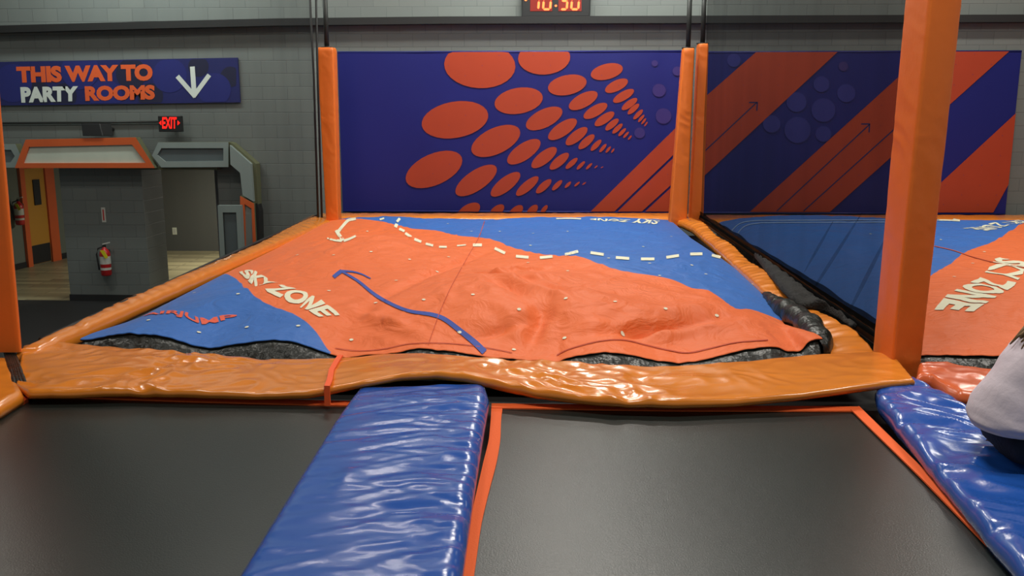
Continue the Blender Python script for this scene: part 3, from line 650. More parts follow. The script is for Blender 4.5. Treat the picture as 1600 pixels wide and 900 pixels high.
# black net bundle between the left pads
mb = MB()
for q in range(5):
    dx = q * 4
    mb.tube([P(8 + dx * .8, 552, .06), P(16 + dx * .8, 575, .07), P(22 + dx * .9 + 2 * math.sin(q * 2), 598, .07), P(26 + dx * .9, 612, .04), P(32 + dx, 624, .01)], [.016, .02, .014, .02, .012], 'black_vinyl', 8)
tag(mb.build('net_tail', origin=P(25, 600, 0)), 'gathered black net end stuffed between two orange pads at lower left', 'net')
# ================================================================== padded posts
def post(base, top, label, k='post_orange', z0=-.1, wr=.006, nv=160, pole=True, seedn=0, capr=.02):
    """base, top = four corner points (x, y) counter-clockwise; top = list with z"""
    zb = z0; zt = top[0][2]; c = np.mean([p[:2] for p in base], axis=0)
    r = thing('padded_post', (c[0], c[1], zb), label, 'post')
    def ringp(cs, n=7):
        out = []
        cs = [np.array(p[:2], float) for p in cs]
        for i in range(4):
            p, q = cs[i], cs[(i + 1) % 4]; m = len(out)
            for t in (.04, .1, .25, .4, .5, .6, .75, .9, .96):
                out.append(p * (1 - t) + q * t)
        return out
    R0, R1 = ringp(base), ringp(top); n = len(R0); vs = []; fs = []
    for j in range(nv + 1):
        v = j / nv; z = zb + (zt - zb) * v; cc = np.mean(R0, axis=0) * (1 - v) + np.mean(R1, axis=0) * v
        tap = 1 - .12 * max(0, 1 - (zt - z) / .05) ** 2
        for i in range(n):
            p = R0[i] * (1 - v) + R1[i] * v; d = p - cc; L = np.linalg.norm(d) + 1e-9
            e = (i % 9 + .5) / 9; m = .3 + .7 * math.sin(math.pi * e)
            h = wr * m * (1 - 2 * abs(ns(i // 9 * 7 + e * 1.2, z * 6 + e * 2 + ns(z * 2, i // 9) * 2, seedn))) * (1 + .8 * max(0, ns(z * .9, i // 9 * 3, seedn + 5)) * 2)
            vs.append((cc[0] + d[0] * tap + d[0] / L * (h + .008 * m), cc[1] + d[1] * tap + d[1] / L * (h + .008 * m), z))
    for j in range(nv):
        for i in range(n): fs.append((j * n + i, j * n + (i + 1) % n, (j + 1) * n + (i + 1) % n, (j + 1) * n + i))
    fs.append(tuple(nv * n + i for i in range(n)))
    mb = MB(); mb.add(vs, fs, k, True); mb.build('pad_cover', r)
    if pole:
        ct = np.mean([p[:2] for p in top], axis=0)
        mb = MB(); mb.tube([(c[0], c[1], zb), (ct[0], ct[1], zt - .05)], .04, 'steel'); mb.tube([(ct[0], ct[1], zt - .06), (ct[0], ct[1], zt + .9)], .035, 'steel'); mb.build('steel_pole', r)
        mb = MB(); mb.lathe([(0, 0), (.09, 0), (.09, .015), (0, .015)], (ct[0], ct[1], zt), 'steel'); mb.build('collar', r)
    return r
def vert_quad(px0, px1, py, y, dep, ydepth_skew=0):
    a_ = Wy(px0, py, y); b_ = Wy(px1, py, y); return [(a_[0], y, a_[2]), (b_[0], y, a_[2]), (b_[0], y + dep, a_[2]), (a_[0], y + dep, a_[2])]
YF = P(515, 344, .05)[1]
post(vert_quad(510, 528, 344, YF, .22), vert_quad(495, 520, 74, YF, .24), 'orange padded post at the far left corner of the central air bag', z0=P(515, 344, .05)[2] - .1, seedn=2)
post(vert_quad(1047, 1073, 338, YF + .1, .22), vert_quad(1069, 1085, 75, YF + .1, .24), 'orange padded post at the right end of the dotted mural, left of the net', z0=-.05, seedn=4)
post(vert_quad(1079, 1099, 338, YF + .35, .22), vert_quad(1092.5, 1107, 68, YF + .35, .24), 'dim orange padded post seen behind the net, left of the striped mural', z0=-.05, seedn=7)
# near right post (turned on its axis)
L0 = P(1362, 575); M0 = P(1391, 600); R0_ = P(1436, 590)
v1 = L0 - M0; v2 = R0_ - M0
top_z = 3.0
def at_z(px, py, ref):                              # point on the vertical seen at pixel px,py with the horizontal distance of ref
    d = ray(px, py); t = ref[1] / d[1]; return CAM + d * t
TM = at_z(1453, 0, M0); TL_ = at_z(1415, 0, L0); TR_ = at_z(1503, 0, R0_)
s_ = (top_z) / (TM[2])
def lean(b, t): return np.array([b[0] + (t[0] - b[0]) * top_z / t[2], b[1], top_z])
tM, tL, tR = lean(M0, TM), lean(L0, TL_), lean(R0_, TR_)
post([M0, R0_, R0_ + v1, L0], [tM, tR, tR + (tL - tM), tL], 'tall orange padded post with two visible faces standing near on the right', z0=0.0, nv=260, wr=.005, seedn=11)
# near left post, partly out of frame
bR = P(38, 553, .08); y_ = bR[1]
tR = Wy(4, 150, y_); tR = np.array([bR[0] + (tR[0] - bR[0]) * (3.0 - .08) / (tR[2] - .08), y_, 3.0])
kk = (y_ + .28) / y_
bR = bR - np.array([.02, 0, 0]); tR = tR - np.array([.03, 0, 0])
post([(bR[0] - .42, y_, .08), (bR[0], y_, .08), (bR[0] * kk, y_ + .28, 0), (bR[0] * kk - .4, y_ + .28, 0)], [(tR[0] - .42, y_, 3.0), (tR[0], y_, 3), (tR[0] * kk, y_ + .28, 3), (tR[0] * kk - .4, y_ + .28, 3)],
     'wide orange padded post cut by the left picture edge', z0=.09, wr=.002, seedn=13, nv=200)
# ================================================================== air bags
def Hmap(side, hem, bumps, seed, creases=()):
    """returns z(x,y) of a soft sheet"""
    XL, XR, Y0, Y1 = side
    def H(x, y):
        xl, xr_ = XL(y), XR(y); d = min(x - xl, xr_ - x); e = 1 - math.exp(-max(0, d) / .35)
        f = min(1, max(0, (y - Y0) / 1.0)); f = f * f * (3 - 2 * f); g_ = min(1, max(0, (Y1 - y) / 1.5)); g_ = g_ * g_ * (3 - 2 * g_)
        z = .03 + .13 * e * g_
        z = z * f + (1 - f) * hem(x) + .007 * ns(x * 16, y * 2, 5) * math.exp(-((y - Y0) / .22) ** 2)
        q = e * min(1, f * 2 + .15)
        wv = ns(x * .5, y * .4, seed + 3)
        z += q * (.07 * ns(x * .45, y * .35, seed) + .028 * ns(x * 1.1 + wv, y * .8, seed + 1) + .030 * (1 - 2 * abs(ns(x * 1.4 + wv * 3, y * 1.0 + x * .8, seed + 2))) * (.5 + ns(x * .4, y * .3, seed + 8)) + .012 * (1 - 2 * abs(ns(x * 4 + wv * 3, y * 3.4 - x * 2, seed + 5))))
        for (bx, by, sx, sy, h, fx, fy, sk) in creases:
            g2 = math.exp(-((x - bx) / sx) ** 2 - ((y - by) / sy) ** 2)
            if g2 > .02: z += q * h * g2 * rg(ns(x * fx + wv * 4 + y * sk, y * fy - x * sk + ns(x * 1.5, y * 1.5, 9), seed + 11)) - q * h * g2 * .45 if g2 > .02 else 0
        for (bx, by, sx, sy, h, ang) in bumps:
            if abs(x - bx) > 4 * max(sx, sy) or abs(y - by) > 4 * max(sx, sy): continue
            c_, s_ = math.cos(ang), math.sin(ang); dx = (x - bx) * c_ + (y - by) * s_; dy = -(x - bx) * s_ + (y - by) * c_
            z += 1.7 * q * h * math.exp(-(dx / sx) ** 2 - (dy / sy) ** 2)
        return z
    return H
def hit(H, px, py, Y0, Y1):
    d = ray(px, py); t0 = (Y0 - .3) / d[1]; t1 = (Y1 + .3) / d[1]; prev = t0; n = 120
    for i in range(1, n + 1):
        t = t0 + (t1 - t0) * i / n; p = CAM + d * t
        if p[2] <= H(p[0], p[1]):
            a_, b_ = prev, t
            for _ in range(18):
                m = (a_ + b_) / 2; p = CAM + d * m
                if p[2] <= H(p[0], p[1]): b_ = m
                else: a_ = m
            p = CAM + d * b_; return p
        prev = t
    return P(px, py, .03)
def sdist(P2, poly):
    """signed distance (positive inside) of points P2 (n,2) to polygon"""
    poly = np.array(poly); n = len(poly); best = np.full(len(P2), 1e9); inside = np.zeros(len(P2), bool)
    for i in range(n):
        a_, b_ = poly[i], poly[(i + 1) % n]; e = b_ - a_; w_ = P2 - a_
        t = np.clip((w_ @ e) / (e @ e + 1e-12), 0, 1); dd = np.linalg.norm(w_ - t[:, None] * e, axis=1); best = np.minimum(best, dd)
        c1 = (a_[1] > P2[:, 1]) != (b_[1] > P2[:, 1])
        with np.errstate(divide='ignore', invalid='ignore'): xs = (b_[0] - a_[0]) * (P2[:, 1] - a_[1]) / (b_[1] - a_[1]) + a_[0]
        inside ^= c1 & (P2[:, 0] < xs)
    return np.where(inside, best, -best)
def smooth2(pts, n=4):
    pts = [np.array(p, float) for p in pts]; out = []
    for i in range(len(pts) - 1):
        p0 = pts[max(i - 1, 0)]; p1 = pts[i]; p2 = pts[i + 1]; p3 = pts[min(i + 2, len(pts) - 1)]
        for k in range(n):
            t = k / n; out.append(.5 * ((2 * p1) + (-p0 + p2) * t + (2 * p0 - 5 * p1 + 4 * p2 - p3) * t * t + (-p0 + 3 * p1 - 3 * p2 + p3) * t ** 3))
    out.append(pts[-1]); return out
class Drape:
    def __init__(s, H, Y0, Y1, lift=.006): s.H, s.Y0, s.Y1, s.lift = H, Y0, Y1, lift; s.mb = MB()
    def pt(s, px, py):
        p = hit(s.H, px, py, s.Y0, s.Y1); return p
    def L(s, p, e=0): return (p[0], p[1], s.H(p[0], p[1]) + s.lift + e)
    def strip(s, pts, w_, k, sm=True, e=0):          # pts screen polyline, w_ width(s) in px measured across
        if not hasattr(w_, '__len__'): w_ = [w_] * len(pts)
        q = smooth2([tuple(p) + (w__,) for p, w__ in zip(pts, w_)], 6) if sm else [np.array(tuple(p) + (w__,)) for p, w__ in zip(pts, w_)]
        vs = []; m = 4
        for i, p in enumerate(q):
            d = q[min(i + 1, len(q) - 1)][:2] - q[max(i - 1, 0)][:2]; d /= np.linalg.norm(d) + 1e-9; n_ = np.array([-d[1], d[0]])
            A = s.pt(*(p[:2] + n_ * p[2] / 2)); B = s.pt(*(p[:2] - n_ * p[2] / 2))
            for j in range(m + 1): c = A * (1 - j / m) + B * j / m; vs.append(s.L(c, e))
        s.mb.add(vs, [(i * (m + 1) + j, (i + 1) * (m + 1) + j, (i + 1) * (m + 1) + j + 1, i * (m + 1) + j + 1) for i in range(len(q) - 1) for j in range(m)], k)
    def dash(s, cx, cy, sl, hl, w_, k='dashw'):
        d = np.array([1, sl]) / math.hypot(1, sl); c = np.array([cx, cy]); s.strip([c - d * hl, c, c + d * hl], w_, k)
    def dot(s, px, py, r=.015, k='dashw'):
        p = s.pt(px, py); pts = [(p[0], p[1])] + [(p[0] + r * math.cos(q), p[1] + r * math.sin(q)) for q in np.linspace(0, 2 * math.pi, 11)[:-1]]
        s.mb.add([s.L(q) for q in pts], [(0, i + 1, (i + 1) % 10 + 1) for i in range(10)], k)
    def text(s, txt, base, top, k, bold=.02, shear=0, space=1, us=None):
        vs, fs = text2d(txt, bold, shear, space, sub=3)
        bu = [b[0] for b in base]; tu = [b[0] for b in top]
        Bw = np.array([s.pt(b[1], b[2]) for b in base]); Tw = np.array([s.pt(b[1], b[2]) for b in top])
        out = []
        for u, v in vs:
            b_ = np.array([np.interp(u, bu, Bw[:, q]) for q in range(3)]); t_ = np.array([np.interp(u, tu, Tw[:, q]) for q in range(3)])
            out.append(s.L(b_ * (1 - v) + t_ * v))
        s.mb.add(out, fs, k)
def sheet(H, XL, XR, Y0f, Y1, nx, ny, regions, hang=None):
    """grid mesh of a soft printed sheet with signed distance attribute"""
    vs = []
    for j in range(ny + 1):
        v = (j / ny) ** 1.5
        for i in range(nx + 1):
            u = i / nx; y = Y0f(u) * (1 - v) + Y1 * v; x = XL(y) * (1 - u) + XR(y) * u
            vs.append((x, y, H(x, y)))
    fs = [(j * (nx + 1) + i, j * (nx + 1) + i + 1, (j + 1) * (nx + 1) + i + 1, (j + 1) * (nx + 1) + i) for j in range(ny) for i in range(nx)]
    P2 = np.array(vs)[:, :2]; sd = np.full(len(P2), -1e3)
    for r in regions: sd = np.maximum(sd, sdist(P2, r))
    return vs, fs, sd
# ---- central bag
Y0 = 5.95; Y1 = P(800, 341, .03)[1]
le = np.array([P(px, py, .04) for px, py in ((151, 527), (232, 487), (345, 429), (430, 388), (500, 348))]); re_ = np.array([P(px, py, .05) for px, py in ((1263, 532), (1226, 503), (1206, 473), (1187, 452), (1148, 416), (1126, 400), (1080, 370), (1050, 344))])
XL = lambda y: float(np.interp(y, le[:, 1], le[:, 0])); XR = lambda y: float(np.interp(y, re_[:, 1], re_[:, 0]))
hemp = [(140, 529), (151, 527), (182, 521), (212, 519.5), (257, 524), (290, 534), (317, 541), (340, 541), (363, 537), (416, 531), (453, 532), (491, 543), (529, 556), (550, 557.5), (571, 555), (617, 551), (658, 545), (687, 547), (724, 551), (767, 558), (801, 560), (865, 565), (889, 558), (936, 550), (970, 551), (1037, 561), (1071, 566), (1122, 556), (1172, 544), (1210, 541), (1226, 547), (1240, 548), (1252, 546), (1263, 532), (1275, 528)]
hw = np.array([Wy(px, py, Y0) for px, py in smooth2(hemp, 3)])
hem = lambda x: float(np.interp(x, hw[:, 0], hw[:, 2]))
def bw(px, py): return P(px, py, .15)
bumps = []
for px, py, sx, sy, h, ang in ((560, 400, .9, 1.0, .10, 0), (735, 470, .5, .9, .05, .3), (850, 450, .5, .35, .05, .2), (800, 470, .08, .4, -.05, .5), (838, 500, .07, .35, -.05, -.2), (760, 505, .4, .05, -.03, .6), (1010, 500, .5, .06, -.045, .35), (1020, 520, .12, .3, -.05, .2), (900, 480, .45, .3, .04, .2), (1080, 485, .4, .12, .035, .3),
                               (620, 500, .45, .07, .03, -.7), (660, 525, .4, .06, .03, -.8), (590, 530, .35, .06, .03, -1.0), (690, 430, .08, 1.6, -.03, -.25), (960, 420, .9, .6, .05, 0), (400, 470, .6, .5, .05, 0), (810, 440, .3, .04, .03, .9), (775, 450, .3, .04, -.035, -.5), (840, 530, .3, .04, .03, 1.3), (1130, 500, .5, .06, .03, .3)):
    p = bw(px, py); bumps.append((p[0], p[1], sx, sy, h, ang))
cr = []
for px, py, sx, sy, h, fx, fy, sk in ((800, 470, .8, 1.0, .038, 3.2, 1.6, .6), (1020, 500, .8, .6, .035, 2.0, 3.2, 1.0), (620, 510, .7, .7, .035, 3.0, 2.4, -1.6), (600, 400, 1.2, 1.6, .02, 1.2, 1.6, .9), (1180, 440, .35, .8, .03, 2.0, 5.0, 1.5), (840, 535, .35, .3, .04, 7, 2, 1)):
    p = bw(px, py); cr.append((p[0], p[1], sx, sy, h, fx, fy, sk))
H1 = Hmap((XL, XR, Y0, Y1), hem, bumps, 20, cr)
D1 = Drape(H1, Y0, Y1)
def wpoly(D, pts): return [D.pt(*p)[:2] for p in pts]
cb = smooth2([(340, 426), (359, 430), (378, 443), (401, 465), (427, 479), (453, 488), (476, 501), (495, 520), (510, 543), (517, 550)], 3)
r1 = wpoly(D1, cb); r1 = [(r1[0][0] - .6, r1[0][1] + .3)] + r1 + [(r1[-1][0] + .03, Y0 - .3), (-5, Y0 - .3), (-5, r1[0][1])]
cf = smooth2([(562, 342), (591, 345), (611, 349), (643, 357), (681, 360), (715, 368), (751, 371), (778, 377), (808, 389), (852, 398), (902, 400), (936, 412), (977, 424), (1024, 431), (1054, 438), (1081, 450), (1105, 453), (1125, 465), (1149, 482), (1172, 483), (1199, 492), (1216, 499)], 3)
r2 = wpoly(D1, cf); r2 = [(r2[0][0] - .9, Y1 + .1)] + r2 + [(r2[-1][0] + .5, r2[-1][1] - .1), (r2[-1][0] + 2, Y1 + 2), (r2[0][0] - 1, Y1 + 2)]
def build_bag(name, label, H, XL, XR, Y0, Y1, regions, D, nx, ny):
    vs, fs, sd = sheet(H, XL, XR, lambda u: Y0, Y1, nx, ny, regions)
    # turned hem: one extra ring hanging down and tucked
    n0 = len(vs); hemv = []
    for q, (dy, dz) in enumerate(((-.008, -.006), (-.006, -.014), (.01, -.018))):
        for i in range(nx + 1): x, y, z = vs[i]; vs.append((x, y + dy, z + dz)); hemv.append(sd[i])
    prev = [i for i in range(nx + 1)]; hf = []
    for q in range(3):
        cur = [n0 + q * (nx + 1) + i for i in range(nx + 1)]
        for i in range(nx): hf.append((prev[i], cur[i], cur[i + 1], prev[i + 1]))
        prev = cur
    root = thing('air_bag', ((XL(Y0) + XR(Y0)) / 2, (Y0 + Y1) / 2, -.25), label, 'air bag')
    mb = MB(); mb.add(vs, fs, 'bag_fabric', True); mb.add([], [], 'bag_fabric')
    mb.f += hf[:nx]; mb.m += [0] * nx; mb.sm += [True] * nx
    k = mb.mi('hem_black'); mb.f += hf[nx:]; mb.m += [k] * (len(hf) - nx); mb.sm += [True] * (len(hf) - nx)
    nb = len(mb.v)
    # printed marks
    off = len(mb.v); mb.v += D.mb.v
    for f, m_, s__ in zip(D.mb.f, D.mb.m, D.mb.sm):
        mb.f.append(tuple(a_ + off for a_ in f)); mb.m.append(mb.mi(D.mb.mats[m_])); mb.sm.append(False)
    o = mb.build('printed_cover', root)
    at = o.data.attributes.new('sd', 'FLOAT', 'POINT'); arr = np.zeros(len(mb.v), np.float32); arr[:n0] = sd; arr[n0:n0 + len(hemv)] = hemv
    at.data.foreach_set('value', arr)
    # black skirt below
    sk = MB(); vs2 = []; rows = 10; ns_ = 200
    for i in range(ns_ + 1):
        u = i / ns_; x = XL(Y0) - .25 + (XR(Y0) - XL(Y0) + .5) * u; zt = min(H(x, Y0), .3) if XL(Y0) < x < XR(Y0) else .02
        for j in range(rows + 1):
            v = j / rows; z = zt - .012 + (-.12 - zt) * v
            yy = Y0 + .01 - .20 * math.sin(v * math.pi * .5) ** .7 + .014 * ns(x * 2.5, z * 9, 3) + .012 * (1 - 2 * abs(ns(x * 4 + z * 9, z * 7, 6)))
            vs2.append((x, yy, z))
    sk.add(vs2, [(i * (rows + 1) + j, i * (rows + 1) + j + 1, (i + 1) * (rows + 1) + j + 1, (i + 1) * (rows + 1) + j) for i in range(ns_) for j in range(rows)], 'black_vinyl', True)
    # sides down to the platform
    for X, sg in ((XL, -1), (XR, 1)):
        vv = []
        for i in range(81):
            y = Y0 + (Y1 - Y0) * i / 80
            for j, (dx, dz) in enumerate(((0, -.01), (.03, -.06), (.05, -.2))): vv.append((X(y) + sg * (dx - .02), y, H(X(y), y) + dz))
        sk.add(vv, [(i * 3 + j, (i + 1) * 3 + j, (i + 1) * 3 + j + 1, i * 3 + j + 1) for i in range(80) for j in range(2)], 'black_vinyl', True)
    so = sk.build('base_skirt', root); so['label'] = 'crinkled black vinyl base below the printed cover'
    return root
# printed marks of the central bag
D1.strip([(533.5, 424.5), (559.5, 440), (585.5, 461), (611.5, 476), (640, 487), (675, 492.5), (695, 500), (718, 517), (741.5, 536), (757, 551)], [3, 4, 5, 5, 5, 6, 7, 8, 9, 10], 'printblue')
D1.strip([(521, 434), (527, 429), (534, 424)], 6, 'printblue'); D1.strip([(534, 424), (552, 425.5), (566, 429.5), (579, 436)], [3, 2.5, 2, 1.8], 'printblue')
for d in ((746, 383.5, 0, 7), (781, 392.5, .48, 9), (816, 402, .1, 10), (853.5, 402.5, -.1, 10), (893, 396, -.25, 10.5), (933, 397, .15, 10.5), (972.7, 404, .08, 10.5), (1012, 405.5, 0, 10.5), (1051, 401.5, -.15, 10), (1088, 397.5, -.03, 9.5), (1119, 401, .25, 7)): D1.dash(*d[:4], 4.4)
for d in ((619, 353, -2.5, 3, 5), (628, 360, .5, 4.5, 4), (638, 368, .65, 5.5, 4), (653, 376.5, .4, 6, 4), (671, 383, .25, 6, 3.6), (692, 386.5, 0, 6, 3.2), (721, 384, -.1, 7, 2), (597, 342.5, -.3, 3.5, 2.5), (622.5, 344.5, -1.2, 3.5, 4)): D1.dash(*d)
D1.strip([(556, 342.5), (545, 344.5), (537, 352), (529, 362)], 4.5, 'dashw'); D1.strip([(525.5, 360.5), (530, 368), (536, 376.5)], 5.5, 'dashw')
D1.strip([(511, 373), (522, 376), (534, 377)], [2.5, 3, 4], 'dashw'); D1.strip([(537, 377), (546, 374), (557, 369)], [4, 3.6, 3], 'dashw')
D1.strip([(869, 342.2), (890, 341.8), (908, 342.5)], 1.6, 'dashw')
D1.text('SKY ZONE', [(0, 372, 426), (.14, 393, 445), (.45, 418, 458), (.73, 468, 481.5), (.86, 476, 484), (1, 498, 496)], [(0, 388, 422), (.14, 402, 425), (.4, 438, 444), (.47, 446, 448), (.65, 478, 457), (.86, 504, 470), (1, 532, 494)], 'dashw', bold=.045, space=1.0)
D1.text('AIRJUMP', [(0, 222, 496), (.17, 245, 493), (.33, 268, 494), (.5, 290, 501), (.64, 312, 510), (.78, 333, 510), (.9, 350, 504), (1, 369, 500)], [(0, 224, 493), (.17, 247, 487.5), (.33, 272, 486), (.5, 292, 489), (.64, 308, 497), (.78, 328, 498), (.9, 347, 493.5), (1, 371, 492)], 'printred', bold=.03, space=1.0)
D1.text('SKY ZONE', [(0, 1032, 345.5), (.5, 975, 344), (1, 922, 342.6)], [(0, 1026, 351.5), (.5, 972, 347.5), (1, 922, 344)], 'dashw', bold=.03)
for px, py in ((372, 460), (303.5, 458), (232, 501), (311, 520), (385.6, 512), (466, 510), (549, 532), (587, 474), (514, 455), (662, 469), (718, 520), (739, 461), (619, 439), (640, 406), (683, 425), (701, 402), (580, 394), (521, 399), (404, 395), (464, 399), (574, 362), (811, 484), (961, 472), (1040, 483), (1120, 494), (973, 523), (882, 529), (803, 547), (884, 467), (825, 411), (887, 424), (1081, 415), (1103, 429), (1015, 412), (951, 404), (1005, 386), (1049, 370), (887, 362), (833, 365), (781, 362), (829, 384), (1176, 445), (1031, 431), (737, 362), (700, 350)): D1.dot(px, py)
D1.strip([(757, 346), (748, 372), (735, 395), (718, 425), (702, 455), (686, 492), (676, 520), (669, 540)], 1.0, 'seam')
D1.strip([(524, 545), (560, 549), (600, 546), (640, 538), (690, 537), (730, 540), (770, 546), (800, 552)], 1.1, 'seam')
D1.strip([(870, 556), (890, 546), (936, 534), (975, 532), (1010, 540), (1045, 548), (1075, 552), (1110, 545), (1150, 536), (1200, 532)], 1.6, 'seam')
build_bag('air_bag', 'large air bag with orange and blue printed cover in the centre, between the orange pads', H1, XL, XR, Y0, Y1, [r1, r2], D1, 360, 330)
# black roll at the right front corner of the central bag
mb = MB(); pts = [P(1196, 462, .02), P(1215, 478, .04), P(1238, 492, .06), P(1258, 506, .07), P(1272, 522, .07), P(1280, 538, .05), P(1276, 556, .0)]
q = resample(pts, 60); mb.tube([p + np.array([.02 * ns(i * .3, 1), 0, .02 * ns(i * .35, 4)]) for i, p in enumerate(q)], [.095 * (.4 + .6 * min(1, i / 25)) + .02 * ns(i * .2, 7) for i in range(60)], 'black_vinyl', 20)
tag(mb.build('rolled_skirt', origin=pts[3]), 'rolled black vinyl bundle at the right corner of the central air bag', 'black roll')
# ---- right bag
Y0b = P(1480, 556, .05)[1]; Y1b = P(1400, 343, .03)[1]
lb0 = P(1392, 520, .04); lb1 = P(1140, 362, .03); lb2 = P(1165, 343, .03)
leb = np.array([(P(1440, 560, .05)[0], Y0b - .1), (lb0[0], lb0[1]), (lb1[0], lb1[1]), (lb1[0] + .05, Y1b - .45), (lb1[0] + .5, Y1b)])
XLb = lambda y: float(np.interp(y, leb[:, 1], leb[:, 0])); XRb = lambda y: XLb(8.0) + 6.0
H2 = Hmap((XLb, XRb, Y0b, Y1b), lambda x: .06, [], 60)
D2 = Drape(H2, Y0b, Y1b)
cc_ = smooth2([(1380, 520), (1395, 500), (1420, 470), (1440, 444), (1459, 427), (1482, 414), (1507, 395), (1528, 386), (1553, 377), (1600, 348), (1606, 344)], 3)
rb = wpoly(D2, cc_); rb = [(rb[0][0] - 1.5, rb[0][1] - .8)] + rb + [(rb[-1][0] + .3, Y1b + 2), (-1, Y1b + 2)]
D2.text('SKY ZONE', [(0, 1557, 401), (.3, 1539, 425), (.45, 1527, 437), (.86, 1479, 461), (1, 1459, 485)], [(0, 1608, 411), (.3, 1597, 434), (.45, 1586, 447), (.86, 1545, 473), (1, 1522, 488)], 'dashw', bold=.045, space=1.0)
D2.text('SKY ZONE', [(0, 1590, 344), (1, 1503, 357)], [(0, 1602, 348), (1, 1543, 361)], 'dashw', bold=.02)
D2.strip([(1400, 344), (1440, 344), (1480, 344.5), (1500, 345.5)], 2, 'dashw'); D2.strip([(1486, 342.5), (1500, 345)], 2.5, 'dashw', False)
D2.strip([(1141, 368), (1146, 358), (1158, 349), (1178, 345.5), (1200, 345), (1300, 344.5), (1395, 344)], 1.3, 'piping'); D2.strip([(1149, 374), (1155, 362), (1166, 353), (1184, 349.5), (1204, 348.5), (1300, 348), (1395, 347.5)], 1.3, 'piping')
for px, py in ((1520, 412), (1491, 433), (1538, 394), (1360, 366), (1470, 375)): D2.dot(px, py)
D2.strip([(1460, 385), (1490, 392), (1520, 402), (1560, 412), (1610, 420)], 1, 'seam')
build_bag('air_bag', 'right air bag with blue and orange cover beyond the net, lettered near the person', H2, XLb, XRb, Y0b, Y1b, [rb], D2, 240, 200)
# ================================================================== nets
def net(name, pts, zt, label, k, band=None, cable=True, folds=()):
    root = thing(name, tuple((pts[0] + pts[-1]) / 2 * np.array([1, 1, 0])), label, 'net')
    q = resample(pts, 60); mb = MB(); vs = []
    for i, p in enumerate(q):
        for j in range(13):
            z = p[2] + (zt - p[2]) * j / 12; s_ = .03 * ns(p[1] * 1.2, z * .6, 3) * math.sin(math.pi * j / 12)
            vs.append((p[0] + s_, p[1], z))
    mb.add(vs, [(i * 13 + j, (i + 1) * 13 + j, (i + 1) * 13 + j + 1, i * 13 + j + 1) for i in range(59) for j in range(12)], k, True); mb.build('mesh_panel', root)
    if cable:
        mb = MB(); mb.tube([p + np.array([0, 0, .02]) for p in q[::3]], .018, 'cable', 6); mb.tube([(p[0], p[1], zt) for p in q[::3]], .015, 'cable', 6); mb.build('border_rope', root)
    if band:
        mb = MB(); vs = []
        for i, p in enumerate(q): 
            h = band * (.6 + .4 * i / 59 + .25 * ns(i * .2, 3))
            vs += [(p[0] - .03, p[1], p[2] - .02), (p[0] - .01, p[1], p[2] + h * .5), (p[0] - .015, p[1], p[2] + h)]
        mb.add(vs, [(i * 3 + j, (i + 1) * 3 + j, (i + 1) * 3 + j + 1, i * 3 + j + 1) for i in range(59) for j in range(2)], 'net_band', True); mb.build('gathered_hem', root)
    for pa, za, pb, zb_, r in folds:
        mb = MB(); mb.tube([np.array([pa[0], pa[1], za]), np.array([(pa[0] + pb[0]) / 2 - .02, (pa[1] + pb[1]) / 2, (za + zb_) / 2]), np.array([pb[0], pb[1], zb_])], r, 'cable', 6); mb.build('fold', root)
    return root
n0 = P(1092, 338, .08); n1 = P(1392, 545, .08)
NX = lambda t: n0 * (1 - t) + n1 * t
nr = net('safety_net', [n0, NX(.5), NX(.75), NX(.9), n1], 3.4, 'dark see-through safety net between the two air bags on the right', 'net', band=.15)
nn = np.cross(n1 - n0, (0, 0, 1)); nn /= np.linalg.norm(nn)
def on_net(px, py):
    d = ray(px, py); t = np.dot(n0 - CAM, nn) / np.dot(d, nn); return CAM + d * t
for fa, fb, w_ in (((1345, 332), (1250, 482), 3.0), ((1388, 360), (1318, 500), 3.4), ((1300, 345), (1255, 425), 2.4)):
    mb = MB(); vs = []
    for i in range(13):
        t = i / 12; px, py = fa[0] + (fb[0] - fa[0]) * t, fa[1] + (fb[1] - fa[1]) * t; ww = w_ * (.3 + math.sin(math.pi * t)) * .8
        vs += [on_net(px - ww, py) - nn * .01, on_net(px + ww, py) - nn * .01]
    mb.add(vs, [(2 * i, 2 * i + 1, 2 * i + 3, 2 * i + 2) for i in range(12)], 'net_thin', True); mb.build('fold', nr)
l0 = P(497, 338, .08); l1 = P(28, 552, .08)
net('safety_net', [l0, (l0 + l1) / 2, l1], 3.4, 'thin dark safety net along the left side of the central air bag', 'net_thin')
# crumpled net spilling over the right pad
A_ = [P(1178, 396, .14), P(1200, 425, .14), P(1222, 452, .13), P(1242, 470, .12), P(1262, 478, .11), P(1290, 480, .10), P(1330, 506, .11)]
B_ = [P(1184, 398, .16), P(1215, 418, .16), P(1245, 440, .16), P(1268, 458, .15), P(1290, 474, .13), P(1312, 488, .12), P(1340, 505, .11)]
def wr_net(x, y, u, v): return .03 * ns(x * 6, y * 9, 4) + .02 * (1 - 2 * abs(ns(x * 9, y * 14, 2)))
M['net_heap'] = mat('net_heap', srgb(17, 16, 14), .8, .8, 60, bdist=.02)
mb = pillow(A_, B_, 90, 16, .04, .01, wr_net, 'net_heap'); tag(mb.build('net_heap', origin=P(1245, 455, 0)), 'crumpled black netting lying over the lumpy right side pad', 'net')
mb = MB()
for s_ in (-1, 1):
    a_ = P(500 + 3 * s_, 340, .1); mb.tube([(a_[0], a_[1], .1), (a_[0] + .02, a_[1], 2.2), (a_[0] + .03 + .03 * s_, a_[1], 4.2)], .016, 'cable', 6)
tag(mb.build('net_rope', origin=P(490, 340, 0)), 'pair of black ropes rising beside the far left post', 'rope')
